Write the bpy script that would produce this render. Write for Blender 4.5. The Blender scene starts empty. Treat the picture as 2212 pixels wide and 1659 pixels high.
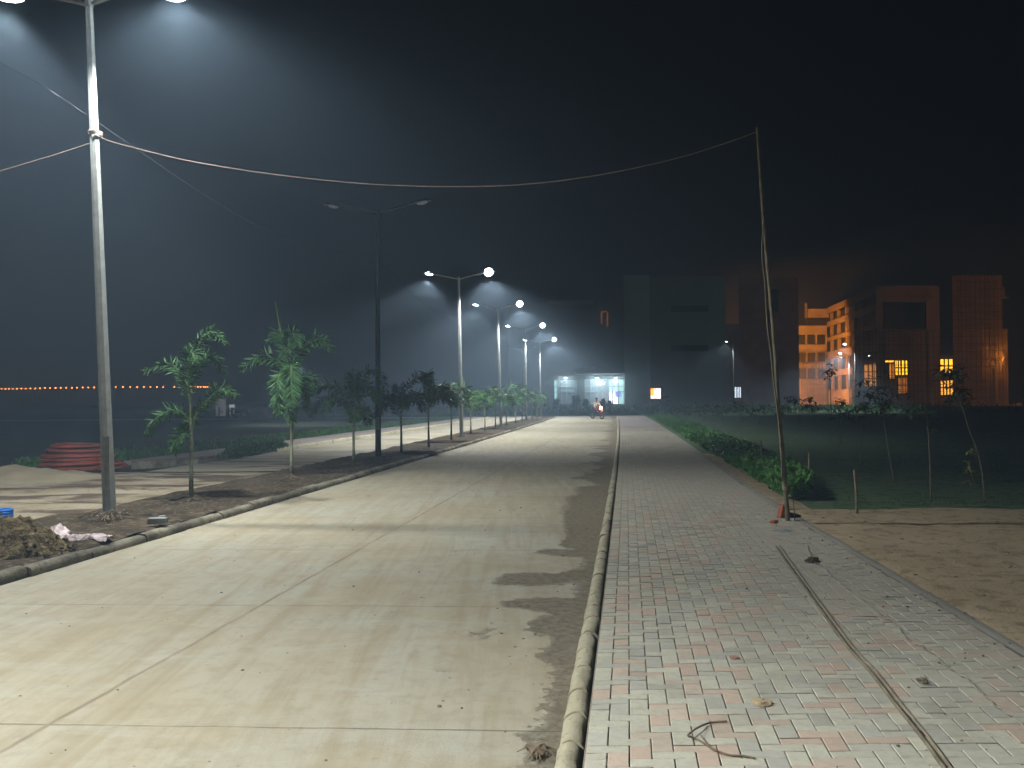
import bpy, math, random
import numpy as np
from mathutils import Vector, Matrix, noise

sc = bpy.context.scene
C = sc.collection
R = math.radians
rng = random.Random(7)

# ------------------------------------------------------------------ camera
H = 1.7
F = 1789.0
cam_d = bpy.data.cameras.new('camera')
cam_d.sensor_width = 36.0
cam_d.lens = 36.0 * F / 2212.0
cam_d.clip_start = 0.05
cam_d.clip_end = 3000
cam = bpy.data.objects.new('camera', cam_d)
C.objects.link(cam)
CR = Matrix.Rotation(R(91.04), 4, 'X') @ Matrix.Rotation(R(-0.4), 4, 'Z')
cam.matrix_world = Matrix.Translation((0, 0, H)) @ CR
sc.camera = cam
CR3 = CR.to_3x3()


def ray(px, py):
    return CR3 @ Vector(((px - 1106) / F, -(py - 829.5) / F, -1.0))


def G(px, py, z=0.0):
    """ground point (height z) for a survey reading of the photograph"""
    d = ray(px, py)
    t = (z - H) / d.z
    return Vector((d.x * t, d.y * t, z))


def AT(px, py, Y):
    d = ray(px, py)
    t = Y / d.y
    return Vector((d.x * t, Y, H + d.z * t))


def Xk(Y):           # right kerb of the main road
    return -0.3476 + 0.1413 * Y - 0.000148 * Y * Y


# ------------------------------------------------------------------ materials
def mat(name):
    m = bpy.data.materials.new(name)
    m.use_nodes = True
    nt = m.node_tree
    nt.nodes.clear()
    out = nt.nodes.new('ShaderNodeOutputMaterial')
    b = nt.nodes.new('ShaderNodeBsdfPrincipled')
    nt.links.new(b.outputs[0], out.inputs[0])
    return m, nt, b


def N(nt, t, **kw):
    n = nt.nodes.new('ShaderNode' + t)
    for k, v in kw.items():
        if k.startswith('i_'):
            n.inputs[k[2:]].default_value = v
        elif k.startswith('n_'):
            n.inputs[int(k[2:])].default_value = v
        else:
            setattr(n, k, v)
    return n


def noise_node(nt, vec, scale, detail=4, rough=0.55, dist=0.0):
    n = N(nt, 'TexNoise')
    n.inputs['Scale'].default_value = scale
    n.inputs['Detail'].default_value = detail
    n.inputs['Roughness'].default_value = rough
    n.inputs['Distortion'].default_value = dist
    nt.links.new(vec, n.inputs['Vector'])
    return n.outputs['Fac']


def maprange(nt, fac, a, b, c=0.0, d=1.0):
    n = N(nt, 'MapRange')
    n.inputs[1].default_value = a
    n.inputs[2].default_value = b
    n.inputs[3].default_value = c
    n.inputs[4].default_value = d
    nt.links.new(fac, n.inputs[0])
    return n.outputs[0]


def mixc(nt, fac, a, b):
    n = N(nt, 'Mix', data_type='RGBA')
    if isinstance(fac, float):
        n.inputs[0].default_value = fac
    else:
        nt.links.new(fac, n.inputs[0])
    for s, v in ((6, a), (7, b)):
        if isinstance(v, tuple):
            n.inputs[s].default_value = (*v, 1)
        else:
            nt.links.new(v, n.inputs[s])
    return n.outputs[2]


def math_(nt, op, a, b=None, c=None):
    n = N(nt, 'Math', operation=op)
    for i, v in enumerate((a, b, c)):
        if v is None:
            continue
        if isinstance(v, (int, float)):
            n.inputs[i].default_value = v
        else:
            nt.links.new(v, n.inputs[i])
    return n.outputs[0]


def bump(nt, b, h, strength=0.3, dist=0.01):
    n = N(nt, 'Bump')
    n.inputs['Strength'].default_value = strength
    n.inputs['Distance'].default_value = dist
    nt.links.new(h, n.inputs['Height'])
    nt.links.new(n.outputs[0], b.inputs['Normal'])


def plain(name, col, rough=0.7, metal=0.0, var=0.25, scale=6.0, bstr=0.15, bscale=40.0, spec=0.3):
    m, nt, b = mat(name)
    tc = N(nt, 'TexCoord')
    f = noise_node(nt, tc.outputs['Object'], scale, 5)
    f = maprange(nt, f, 0.3, 0.7)
    dk = tuple(c * (1 - var) for c in col)
    lt = tuple(min(1, c * (1 + var)) for c in col)
    nt.links.new(mixc(nt, f, dk, lt), b.inputs['Base Color'])
    b.inputs['Roughness'].default_value = rough
    b.inputs['Metallic'].default_value = metal
    b.inputs['Specular IOR Level'].default_value = spec
    if bstr:
        bump(nt, b, noise_node(nt, tc.outputs['Object'], bscale, 3), bstr, 0.01)
    return m


def emis(name, col, st):
    m, nt, b = mat(name)
    b.inputs['Base Color'].default_value = (0.6, 0.6, 0.6, 1)
    b.inputs['Emission Color'].default_value = (*col, 1)
    b.inputs['Emission Strength'].default_value = st
    return m


def leafmat(name, a, bcol, rough=0.55):
    m, nt, b = mat(name)
    g = N(nt, 'NewGeometry')
    f = g.outputs['Random Per Island']
    nt.links.new(mixc(nt, f, a, bcol), b.inputs['Base Color'])
    b.inputs['Roughness'].default_value = rough
    b.inputs['Specular IOR Level'].default_value = 0.35
    b.inputs['Transmission Weight'].default_value = 0.0
    return m


M = {}
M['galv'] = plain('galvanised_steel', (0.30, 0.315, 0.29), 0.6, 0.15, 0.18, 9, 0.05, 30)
M['galv_shaded'] = plain('shaded_steel', (0.05, 0.054, 0.054), 0.7, 0.1)  # darker copy of the pole steel, shade of the unlit lamps painted in
M['dark_metal'] = plain('dark_metal', (0.06, 0.06, 0.065), 0.5, 0.4)
M['housing'] = plain('lamp_housing', (0.22, 0.23, 0.24), 0.5, 0.3)
M['lens_on'] = emis('lit_lens', (0.80, 0.91, 1.0), 26.0)
M['lens_on_small'] = emis('lit_lens_small', (0.80, 0.91, 1.0), 20.0)
M['lens_off'] = plain('unlit_lens', (0.6, 0.65, 0.68), 0.25, 0, 0.05, bstr=0)
M['wire_tan'] = plain('tan_wire', (0.24, 0.19, 0.14), 0.7, 0, 0.25, 12)
M['wire_grey'] = plain('grey_wire', (0.1, 0.1, 0.11), 0.8)
M['bamboo'] = plain('bamboo', (0.19, 0.16, 0.10), 0.65, 0, 0.4, 7)
M['stick'] = plain('stake_wood', (0.24, 0.2, 0.13), 0.75, 0, 0.35, 9)
M['twig'] = plain('sapling_stem', (0.17, 0.15, 0.09), 0.8, 0, 0.3, 15)
M['palm_trunk'] = plain('palm_trunk', (0.22, 0.24, 0.14), 0.75, 0, 0.4, 14, 0.4, 50)
M['rachis'] = plain('frond_rib', (0.12, 0.2, 0.06), 0.6)
M['frond'] = leafmat('palm_leaflets', (0.02, 0.07, 0.02), (0.06, 0.16, 0.04))
M['leaf_dark'] = leafmat('sapling_leaves', (0.025, 0.05, 0.015), (0.06, 0.1, 0.03))
M['leaf_yellow'] = leafmat('yellow_leaves', (0.25, 0.28, 0.04), (0.4, 0.4, 0.1))
M['hedge'] = leafmat('hedge_leaves', (0.04, 0.14, 0.016), (0.10, 0.28, 0.04))
M['hedge_left'] = leafmat('hedge_leaves_bright', (0.035, 0.12, 0.014), (0.09, 0.24, 0.035))
M['blade'] = leafmat('grass_blades', (0.03, 0.07, 0.02), (0.08, 0.16, 0.05))
M['brick'] = plain('red_brick', (0.42, 0.13, 0.06), 0.85, 0, 0.3, 20)
M['brick_dull'] = plain('dull_brick', (0.4, 0.24, 0.18), 0.9, 0, 0.3, 20)
M['brick_dark'] = plain('burnt_brick', (0.12, 0.05, 0.035), 0.85, 0, 0.3, 20)
M['pebble'] = plain('pebble', (0.2, 0.17, 0.11), 0.9, 0, 0.4, 20)
M['rock'] = plain('pale_rock', (0.5, 0.5, 0.45), 0.9, 0, 0.3, 3)
M['pipe'] = plain('red_conduit', (0.30, 0.06, 0.028), 0.6, 0, 0.45, 2.2, 0.05, spec=0.45)
M['cloth'] = plain('pink_white_sack', (0.62, 0.52, 0.5), 0.8, 0, 0.25, 9)
M['blue'] = plain('blue_hose', (0.02, 0.16, 0.55), 0.4)
M['block'] = plain('grey_block', (0.25, 0.27, 0.27), 0.85)
M['root'] = plain('dry_roots', (0.18, 0.14, 0.09), 0.9)
M['wall'] = plain('grey_render', (0.34, 0.34, 0.33), 0.85, 0, 0.12, 0.35)
M['wall_light'] = plain('pale_render', (0.55, 0.56, 0.55), 0.85, 0, 0.12, 0.35)
M['wall_raw'] = plain('raw_block_wall', (0.36, 0.33, 0.29), 0.9, 0, 0.3, 0.5)
M['glass_dark'] = plain('dark_opening', (0.02, 0.022, 0.025), 0.3, bstr=0)
M['frame_w'] = plain('window_frame', (0.85, 0.88, 0.88), 0.4)
M['frame_d'] = plain('dark_window_frame', (0.1, 0.08, 0.06), 0.6)
M['white_p'] = plain('white_paint', (0.75, 0.76, 0.74), 0.6)
M['scaf'] = plain('scaffold_poles', (0.09, 0.065, 0.04), 0.8)
M['tyre'] = plain('tyre_rubber', (0.02, 0.02, 0.02), 0.8)
M['rim'] = plain('wheel_rim', (0.3, 0.3, 0.32), 0.3, 0.8)
M['bike_red'] = plain('red_paint', (0.28, 0.02, 0.02), 0.3)
M['seat'] = plain('black_seat', (0.02, 0.02, 0.02), 0.6)
M['skin'] = plain('skin', (0.24, 0.13, 0.08), 0.6)
M['shirt'] = plain('pale_shirt', (0.6, 0.58, 0.52), 0.85)
M['trouser'] = plain('dark_trousers', (0.03, 0.03, 0.04), 0.85)
M['hair'] = plain('black_hair', (0.01, 0.01, 0.01), 0.5)
M['headlight'] = emis('headlight', (1.0, 0.6, 0.45), 60)
M['yellow'] = plain('cream_yellow_paint', (0.6, 0.42, 0.12), 0.5, 0, 0.15)
M['cream'] = plain('cream_paint', (0.7, 0.62, 0.48), 0.5, 0, 0.15)


# ------------------------------------------------------------------ mesh builder
class MB:
    def __init__(s):
        s.v = []
        s.f = []

    def quad(s, a, b, c, d):
        i = len(s.v)
        s.v += [tuple(a), tuple(b), tuple(c), tuple(d)]
        s.f.append((i, i + 1, i + 2, i + 3))

    def box(s, x0, x1, y0, y1, z0, z1):
        i = len(s.v)
        s.v += [(x0, y0, z0), (x1, y0, z0), (x1, y1, z0), (x0, y1, z0), (x0, y0, z1), (x1, y0, z1), (x1, y1, z1), (x0, y1, z1)]
        for q in ((0, 3, 2, 1), (4, 5, 6, 7), (0, 1, 5, 4), (1, 2, 6, 5), (2, 3, 7, 6), (3, 0, 4, 7)):
            s.f.append(tuple(i + k for k in q))
        return i

    def prism(s, pts, z0, z1):
        i = len(s.v)
        n = len(pts)
        s.v += [(p[0], p[1], z0) for p in pts] + [(p[0], p[1], z1) for p in pts]
        s.f.append(tuple(i + k for k in reversed(range(n))))
        s.f.append(tuple(i + n + k for k in range(n)))
        for k in range(n):
            s.f.append((i + k, i + (k + 1) % n, i + n + (k + 1) % n, i + n + k))

    def tube(s, pts, rad, n=8, caps=True):
        pts = [Vector(p) for p in pts]
        m = len(pts)
        if not hasattr(rad, '__len__'):
            rad = [rad] * m
        base = len(s.v)
        up = None
        for k, p in enumerate(pts):
            t = (pts[min(k + 1, m - 1)] - pts[max(k - 1, 0)])
            if t.length < 1e-9:
                t = Vector((0, 0, 1))
            t.normalize()
            if up is None:
                up = t.orthogonal().normalized()
            else:
                up = (up - t * up.dot(t))
                up = up.normalized() if up.length > 1e-6 else t.orthogonal().normalized()
            w = t.cross(up)
            for q in range(n):
                a = 2 * math.pi * q / n
                s.v.append(tuple(p + (up * math.cos(a) + w * math.sin(a)) * rad[k]))
        for k in range(m - 1):
            for q in range(n):
                a = base + k * n + q
                b = base + k * n + (q + 1) % n
                s.f.append((a, b, b + n, a + n))
        if caps:
            s.f.append(tuple(base + q for q in reversed(range(n))))
            s.f.append(tuple(base + (m - 1) * n + q for q in range(n)))

    def torus(s, c, r, rr, ax='y', n=20, k=8):
        c = Vector(c)
        b = len(s.v)
        for i in range(n):
            a = 2 * math.pi * i / n
            for j in range(k):
                g = 2 * math.pi * j / k
                rad = r + rr * math.cos(g)
                o = rr * math.sin(g)
                if ax == 'z':
                    p = Vector((rad * math.cos(a), rad * math.sin(a), o))
                elif ax == 'x':
                    p = Vector((o, rad * math.cos(a), rad * math.sin(a)))
                else:
                    p = Vector((rad * math.cos(a), o, rad * math.sin(a)))
                s.v.append(tuple(c + p))
        for i in range(n):
            for j in range(k):
                s.f.append((b + i * k + j, b + i * k + (j + 1) % k, b + ((i + 1) % n) * k + (j + 1) % k, b + ((i + 1) % n) * k + j))

    def ball(s, c, r, n=10, m=7, jit=0.0, lo=-1.0, seed=0):
        """ellipsoid, r = (rx,ry,rz); lo cuts the sphere from below (sin value)"""
        c = Vector(c)
        if not hasattr(r, '__len__'):
            r = (r, r, r)
        b = len(s.v)
        a0 = math.asin(lo)
        for i in range(m + 1):
            e = a0 + (math.pi / 2 - a0) * i / m
            for j in range(n):
                a = 2 * math.pi * j / n
                d = Vector((math.cos(e) * math.cos(a), math.cos(e) * math.sin(a), math.sin(e)))
                k = 1 + (jit * noise.noise(d * 1.7 + Vector((seed, seed * .3, 0))) * 2 if jit else 0)
                s.v.append((c.x + d.x * r[0] * k, c.y + d.y * r[1] * k, c.z + d.z * r[2] * k))
        for i in range(m):
            for j in range(n):
                s.f.append((b + i * n + j, b + i * n + (j + 1) % n, b + (i + 1) * n + (j + 1) % n, b + (i + 1) * n + j))
        s.f.append(tuple(b + j for j in reversed(range(n))))

    def leaf(s, p, d, L, w, up=None):
        p = Vector(p)
        d = Vector(d).normalized()
        if up is None:
            up = Vector((rng.uniform(-1, 1), rng.uniform(-1, 1), rng.uniform(-1, 1)))
        side = d.cross(up)
        if side.length < 1e-4:
            side = d.orthogonal()
        side.normalize()
        nrm = side.cross(d)
        i = len(s.v)
        mid = p + d * L * 0.5
        s.v += [tuple(p), tuple(mid + side * w), tuple(p + d * L - nrm * L * 0.12), tuple(mid - side * w)]
        s.f.append((i, i + 1, i + 2, i + 3))

    def build(s, name, m, parent=None, smooth=False, bevel=0.0):
        me = bpy.data.meshes.new(name)
        me.from_pydata(s.v, [], s.f)
        me.update()
        if m:
            me.materials.append(m)
        if smooth:
            me.polygons.foreach_set('use_smooth', [True] * len(me.polygons))
        o = bpy.data.objects.new(name, me)
        C.objects.link(o)
        if parent:
            o.parent = parent
        if bevel:
            b = o.modifiers.new('bevel', 'BEVEL')
            b.width = bevel
            b.segments = 2
        return o


def tag(o, label=None, cat=None, group=None, kind=None):
    if label:
        o['label'] = label
    if cat:
        o['category'] = cat
    if group:
        o['group'] = group
    if kind:
        o['kind'] = kind
    return o


def thing(name, loc, label, cat, group=None, rz=0.0):
    o = bpy.data.objects.new(name, None)
    C.objects.link(o)
    o.location = loc
    o.rotation_euler = (0, 0, rz)
    o.empty_display_size = 0.2
    return tag(o, label, cat, group)


def spline(pts, n=8):
    pts = [Vector(p) for p in pts]
    if len(pts) < 3:
        return [pts[0].lerp(pts[-1], i / n) for i in range(n + 1)]
    P = [pts[0] * 2 - pts[1]] + pts + [pts[-1] * 2 - pts[-2]]
    out = []
    for k in range(1, len(P) - 2):
        for i in range(n):
            t = i / n
            out.append(0.5 * ((2 * P[k]) + (P[k + 1] - P[k - 1]) * t + (2 * P[k - 1] - 5 * P[k] + 4 * P[k + 1] - P[k + 2]) * t * t
                              + (3 * P[k] - P[k - 1] - 3 * P[k + 1] + P[k + 2]) * t ** 3))
    out.append(pts[-1])
    return out


def lin(x, a, b):
    return max(0.0, min(1.0, (x - a) / (b - a)))


def fbm(x, y, s=1.0, o=4, seed=0.0):
    v = 0
    a = 1
    t = 0
    for k in range(o):
        v += a * noise.noise(Vector((x * s + seed, y * s - seed, seed * 1.3)))
        t += a
        a *= 0.5
        s *= 2
    return v / t


def inpoly(x, y, P):
    c = False
    j = len(P) - 1
    for i in range(len(P)):
        if (P[i][1] > y) != (P[j][1] > y) and x < (P[j][0] - P[i][0]) * (y - P[i][1]) / (P[j][1] - P[i][1]) + P[i][0]:
            c = not c
        j = i
    return c


def pdist(x, y, P):
    """signed distance, positive inside"""
    best = 1e9
    n = len(P)
    for i in range(n):
        ax, ay = P[i]
        bx, by = P[(i + 1) % n]
        dx, dy = bx - ax, by - ay
        t = max(0, min(1, ((x - ax) * dx + (y - ay) * dy) / (dx * dx + dy * dy + 1e-12)))
        best = min(best, math.hypot(x - ax - dx * t, y - ay - dy * t))
    return best if inpoly(x, y, P) else -best


def grid_sheet(name, us, ys, fx, fz, m, attr=None, parent=None):
    """sheet over rows ys and columns us; fx(u,y)->x ; fz(x,y)->z ; attr: dict name->f(u,x,y)"""
    me = bpy.data.meshes.new(name)
    v = []
    A = {k: [] for k in (attr or {})}
    for y in ys:
        for u in us:
            x = fx(u, y)
            v.append((x, y, fz(x, y)))
            for k, f in (attr or {}).items():
                A[k].append(f(u, x, y))
    nu = len(us)
    f = []
    for j in range(len(ys) - 1):
        for i in range(nu - 1):
            a = j * nu + i
            f.append((a, a + 1, a + nu + 1, a + nu))
    me.from_pydata(v, [], f)
    for k, vals in A.items():
        at = me.attributes.new(k, 'FLOAT', 'POINT')
        at.data.foreach_set('value', vals)
    me.polygons.foreach_set('use_smooth', [True] * len(me.polygons))
    me.materials.append(m)
    o = bpy.data.objects.new(name, me)
    C.objects.link(o)
    return o


def frange(a, b, s):
    n = max(1, int(round((b - a) / s)))
    return [a + (b - a) * i / n for i in range(n + 1)]


# ------------------------------------------------------------------ world
w = bpy.data.worlds.new('World')
sc.world = w
w.use_nodes = True
nt = w.node_tree
bg = nt.nodes['Background']
tc = N(nt, 'TexCoord')
sep = N(nt, 'SeparateXYZ')
nt.links.new(tc.outputs['Generated'], sep.inputs[0])
el = maprange(nt, sep.outputs[2], -0.01, 0.22, 1.0, 0.0)
el = math_(nt, 'POWER', el, 2.0)
az = maprange(nt, sep.outputs[0], -0.75, 0.1, 1.0, 0.05)
gl = math_(nt, 'MULTIPLY', el, az)
nt.links.new(mixc(nt, gl, (0.0009, 0.0009, 0.0011), (0.016, 0.008, 0.006)), bg.inputs[0])
bg.inputs[1].default_value = 1.0

# ------------------------------------------------------------------ haze
hz = MB()
hz.box(-260, 260, -14, 430, -1.2, 34)
hm = bpy.data.materials.new('haze')
hm.use_nodes = True
nt = hm.node_tree
nt.nodes.clear()
out = nt.nodes.new('ShaderNodeOutputMaterial')
pv = nt.nodes.new('ShaderNodeVolumePrincipled')
pv.inputs['Color'].default_value = (0.58, 0.80, 1.0, 1)
pv.inputs['Density'].default_value = 0.0046
pv.inputs['Anisotropy'].default_value = 0.05
nt.links.new(pv.outputs[0], out.inputs['Volume'])
tag(hz.build('haze', hm), kind='stuff')


# ------------------------------------------------------------------ ground materials
def attr(nt, name):
    n = N(nt, 'Attribute')
    n.attribute_name = name
    return n.outputs['Fac']


def ground_mat(name, cols, scale, fine=60.0, bs=0.5, bd=0.02, rough=0.95):
    m, nt, b = mat(name)
    tc = N(nt, 'TexCoord')
    o = tc.outputs['Object']
    c = mixc(nt, maprange(nt, noise_node(nt, o, scale, 6, 0.6), 0.35, 0.65), cols[0], cols[1])
    if len(cols) > 2:
        c = mixc(nt, maprange(nt, noise_node(nt, o, scale * 7, 4, 0.6), 0.52, 0.62), c, cols[2])
    nt.links.new(c, b.inputs['Base Color'])
    b.inputs['Roughness'].default_value = rough
    b.inputs['Specular IOR Level'].default_value = 0.15
    bump(nt, b, noise_node(nt, o, fine, 4, 0.7), bs, bd)
    return m


# road
m, nt, b = mat('concrete_road')
tcn = N(nt, 'TexCoord')
o = tcn.outputs['Object']
u = attr(nt, 'u')
vv = attr(nt, 'v')
big = maprange(nt, noise_node(nt, o, 0.55, 5, 0.6, 0.4), 0.36, 0.62)
c = mixc(nt, big, (0.385, 0.375, 0.29), (0.37, 0.325, 0.215))
# streaks along the driving direction
mp = N(nt, 'Mapping')
mp.inputs['Scale'].default_value = (3.2, 0.28, 1)
mp.inputs['Rotation'].default_value = (0, 0, R(-8))
nt.links.new(o, mp.inputs[0])
st = maprange(nt, noise_node(nt, mp.outputs[0], 1.6, 6, 0.65, 0.6), 0.44, 0.68)
c = mixc(nt, math_(nt, 'MULTIPLY', st, 0.95), c, (0.315, 0.27, 0.17))
mp2 = N(nt, 'Mapping')
mp2.inputs['Scale'].default_value = (0.7, 2.4, 1)
mp2.inputs['Rotation'].default_value = (0, 0, R(12))
nt.links.new(o, mp2.inputs[0])
st2 = maprange(nt, noise_node(nt, mp2.outputs[0], 1.2, 6, 0.7, 0.8), 0.5, 0.72)
c = mixc(nt, math_(nt, 'MULTIPLY', st2, 0.5), c, (0.41, 0.415, 0.34))
c = mixc(nt, maprange(nt, noise_node(nt, o, 5.5, 7, 0.75, 0.3), 0.48, 0.66, 0, 0.5), c, (0.275, 0.24, 0.16))
sp = maprange(nt, noise_node(nt, o, 17, 6, 0.75), 0.58, 0.7)
c = mixc(nt, math_(nt, 'MULTIPLY', sp, 0.7), c, (0.26, 0.23, 0.15))
# silt
sl = attr(nt, 'silt')
sln = math_(nt, 'ADD', sl, maprange(nt, noise_node(nt, o, 11, 8, 0.8), 0.3, 0.7, -0.36, 0.36))
slf = maprange(nt, sln, 0.36, 0.68)
sc_ = mixc(nt, maprange(nt, noise_node(nt, o, 14, 5, 0.7), 0.4, 0.66), (0.27, 0.235, 0.165), (0.165, 0.135, 0.085))
c = mixc(nt, slf, c, sc_)
# joints
wob = maprange(nt, noise_node(nt, o, 3.0, 3), 0, 1, -0.02, 0.02)
uj = math_(nt, 'ABSOLUTE', math_(nt, 'ADD', math_(nt, 'SUBTRACT', u, 2.73), wob))
j1 = maprange(nt, uj, 0.003, 0.026, 0.7, 0.0)
vy = math_(nt, 'ADD', vv, math_(nt, 'MULTIPLY', u, -0.05))
vy = math_(nt, 'ADD', vy, math_(nt, 'MULTIPLY', wob, 0.5))
fr = math_(nt, 'PINGPONG', math_(nt, 'SUBTRACT', vy, 1.74), 1.26)
j2 = maprange(nt, fr, 0.003, 0.013, 0.75, 0.0)
brk = maprange(nt, noise_node(nt, o, 2.2, 3), 0.35, 0.6, 0.35, 0.95)
jj = math_(nt, 'MULTIPLY', math_(nt, 'MAXIMUM', j1, j2), brk)
c = mixc(nt, jj, c, (0.17, 0.125, 0.075))
nt.links.new(c, b.inputs['Base Color'])
b.inputs['Roughness'].default_value = 0.85
b.inputs['Specular IOR Level'].default_value = 0.2
hgt = math_(nt, 'ADD', math_(nt, 'MULTIPLY', noise_node(nt, o, 60, 6, 0.8), math_(nt, 'ADD', math_(nt, 'MULTIPLY', slf, 1.2), 0.35)), math_(nt, 'MULTIPLY', jj, -0.8))
hgt = math_(nt, 'ADD', hgt, math_(nt, 'MULTIPLY', slf, 0.35))
bump(nt, b, hgt, 0.8, 0.014)
M['road'] = m

# silt outlines surveyed on the road
def zp(pts):
    return [tuple(G(x / 3 + 737.3, y / 3 + 1106)[:2]) for x, y in pts]


silt_polys = [
    zp([(1440, -10), (1725, -10), (1700, 120), (1650, 300), (1560, 290), (1400, 285), (1250, 262), (1330, 240), (1540, 250), (1420, 215), (1480, 150), (1450, 70)]),
    zp([(980, 470), (1050, 400), (1210, 395), (1400, 400), (1640, 345), (1640, 430), (1430, 470), (1200, 480)]),
    zp([(1050, 580), (1250, 560), (1600, 560), (1590, 690), (1500, 1040), (1400, 1010), (1290, 935), (1400, 820), (1230, 770), (1240, 710), (1400, 660), (1210, 630), (1080, 610)]),
    zp([(1150, 1425), (1300, 1410), (1440, 1240), (1390, 1659), (1230, 1659), (1270, 1540)]),
    zp([(800, 790), (960, 720), (1080, 780), (900, 850)]),
    zp([(540, 1060), (640, 1000), (860, 1070), (720, 1090)]),
    zp([(1060, 1270), (1180, 1120), (1250, 1040), (1190, 1180)]),
    zp([(1270, 1270), (1440, 1250), (1400, 1340), (1280, 1340)]),
]
silt_w = [1, .85, 1, .8, .45, .35, .3, .5]


def silt(u, x, y):
    if y > 16:
        n = fbm(x, y, 0.9, 3, 3.1)
        edge = 0.25 + 0.65 * lin(n, -0.15, 0.5) * (1.4 if y < 30 else 1.0)
        return max(0, min(1, 0.5 + (edge - u) * 1.6)) if u < 1.6 else 0.0
    best = 0
    for P, wt in zip(silt_polys, silt_w):
        xs = [p[0] for p in P]
        ys_ = [p[1] for p in P]
        if x < min(xs) - .3 or x > max(xs) + .3 or y < min(ys_) - .3 or y > max(ys_) + .3:
            continue
        d = pdist(x, y, P)
        best = max(best, wt * max(0, min(1, 0.5 + d * 4.5)))
    k = 0.5 + (0.10 - u) * 3.0
    if 11 < y <= 16:
        k = max(k, 0.5 + (0.55 + 0.35 * fbm(x, y, 0.8, 2, 5) - u) * 2.0)
    # u grows to the left of the right kerb
    return max(best, min(0.9, k), 0.0)


us_near = frange(0, 1.9, 0.045) + frange(1.98, 5.5, 0.22)
ys_all = frange(-12, 2.8, 2) + frange(2.85, 16, 0.06) + frange(16.2, 45, 0.3) + frange(46, 76, 2)
road = grid_sheet('road', us_near, ys_all, lambda u, y: Xk(y) - u, lambda x, y: 0.0, M['road'],
                  {'u': lambda u, x, y: u, 'v': lambda u, x, y: y, 'silt': silt})
tag(road, kind='structure')

M['lawn'] = ground_mat('lawn_ground', [(0.10, 0.16, 0.08), (0.14, 0.21, 0.10), (0.06, 0.10, 0.05)], 0.6, 30, 0.8, 0.05)
M['field'] = ground_mat('field_ground', [(0.03, 0.04, 0.022), (0.045, 0.06, 0.03)], 0.3, 10, 0.8, 0.05)
M['soil'] = ground_mat('median_soil', [(0.10, 0.075, 0.045), (0.045, 0.035, 0.022), (0.16, 0.13, 0.085)], 1.6, 22, 1.0, 0.05)
M['sand'] = ground_mat('sandy_lot', [(0.54, 0.43, 0.27), (0.46, 0.36, 0.215), (0.34, 0.265, 0.16)], 0.9, 34, 0.9, 0.03)
M['sand_pile'] = ground_mat('pale_sand', [(0.42, 0.37, 0.25), (0.33, 0.28, 0.18)], 1.4, 30, 0.8, 0.03)
M['earth'] = ground_mat('clod_earth', [(0.2, 0.155, 0.07), (0.09, 0.065, 0.03), (0.26, 0.2, 0.11)], 3.0, 16, 1.0, 0.08)
M['strip'] = ground_mat('cement_edge', [(0.40, 0.38, 0.32), (0.33, 0.31, 0.25)], 2.0, 60, 0.5, 0.01)

g = MB()
for i in range(20):
    for j in range(20):
        x0, x1 = -1000 + 100 * i, -900 + 100 * i
        y0, y1 = -300 + 100 * j, -200 + 100 * j
        g.quad((x0, y0, -0.06), (x1, y0, -0.06), (x1, y1, -0.06), (x0, y1, -0.06))
tag(g.build('ground', M['field']), kind='structure')

# kerbs ------------------------------------------------------------
m, nt, b = mat('kerb_concrete')
o = N(nt, 'TexCoord').outputs['Object']
c = mixc(nt, maprange(nt, noise_node(nt, o, 3.0, 6, 0.7), 0.35, 0.65), (0.50, 0.465, 0.31), (0.36, 0.32, 0.2))
c = mixc(nt, maprange(nt, noise_node(nt, o, 17, 5, 0.75), 0.56, 0.68), c, (0.15, 0.135, 0.09))
nt.links.new(c, b.inputs['Base Color'])
b.inputs['Roughness'].default_value = 0.9
bump(nt, b, noise_node(nt, o, 30, 6, 0.75), 0.8, 0.02)
M['kerb'] = m
m, nt, b = mat('median_kerb_concrete')
o = N(nt, 'TexCoord').outputs['Object']
c = mixc(nt, maprange(nt, noise_node(nt, o, 1.6, 6, 0.7), 0.4, 0.6), (0.30, 0.275, 0.19), (0.12, 0.105, 0.07))
c = mixc(nt, maprange(nt, noise_node(nt, o, 12, 5, 0.75), 0.54, 0.68), c, (0.07, 0.06, 0.04))
nt.links.new(c, b.inputs['Base Color'])
b.inputs['Roughness'].default_value = 0.95
bump(nt, b, noise_node(nt, o, 24, 6, 0.75), 0.9, 0.03)
M['kerb_dirty'] = m


def kerb(name, y0, y1, off, prof, seg, mt, jit=0.006):
    """prof: list of (lateral, z) across the kerb; off(y)-> x of lateral 0"""
    k = MB()
    y = y0
    r = random.Random(len(name))
    while y < y1:
        L = min(seg * r.uniform(0.92, 1.08), y1 - y)
        gap = 0.012 if y < 40 else 0.0
        n = 9 if y < 20 else 1
        ox, oz = r.uniform(-jit, jit), r.uniform(-jit, jit)
        st = len(k.v)
        P = len(prof)
        for i in range(n + 1):
            yy = y + gap + (L - 2 * gap) * i / n
            sh = 0.02 if (i in (0, n) and n > 1) else 0
            for (a, z) in prof:
                q = fbm(a * 9 + ox * 30, yy * 4, 2.4, 4, 2.0) * 0.014 if n > 1 else 0
                k.v.append((off(yy) + a * (1 - sh) + ox + q, yy, max(-0.05, z * (1 - sh * 1.2) + oz + q)))
        for i in range(n):
            for j in range(P - 1):
                a = st + i * P + j
                k.f.append((a, a + P, a + P + 1, a + 1))
        k.f.append(tuple(st + j for j in range(P)))
        k.f.append(tuple(st + n * P + j for j in reversed(range(P))))
        y += L
    o = k.build(name, mt, smooth=True)
    es = o.modifiers.new('es', 'EDGE_SPLIT')
    es.split_angle = R(50)
    return tag(o, kind='structure')


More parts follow.
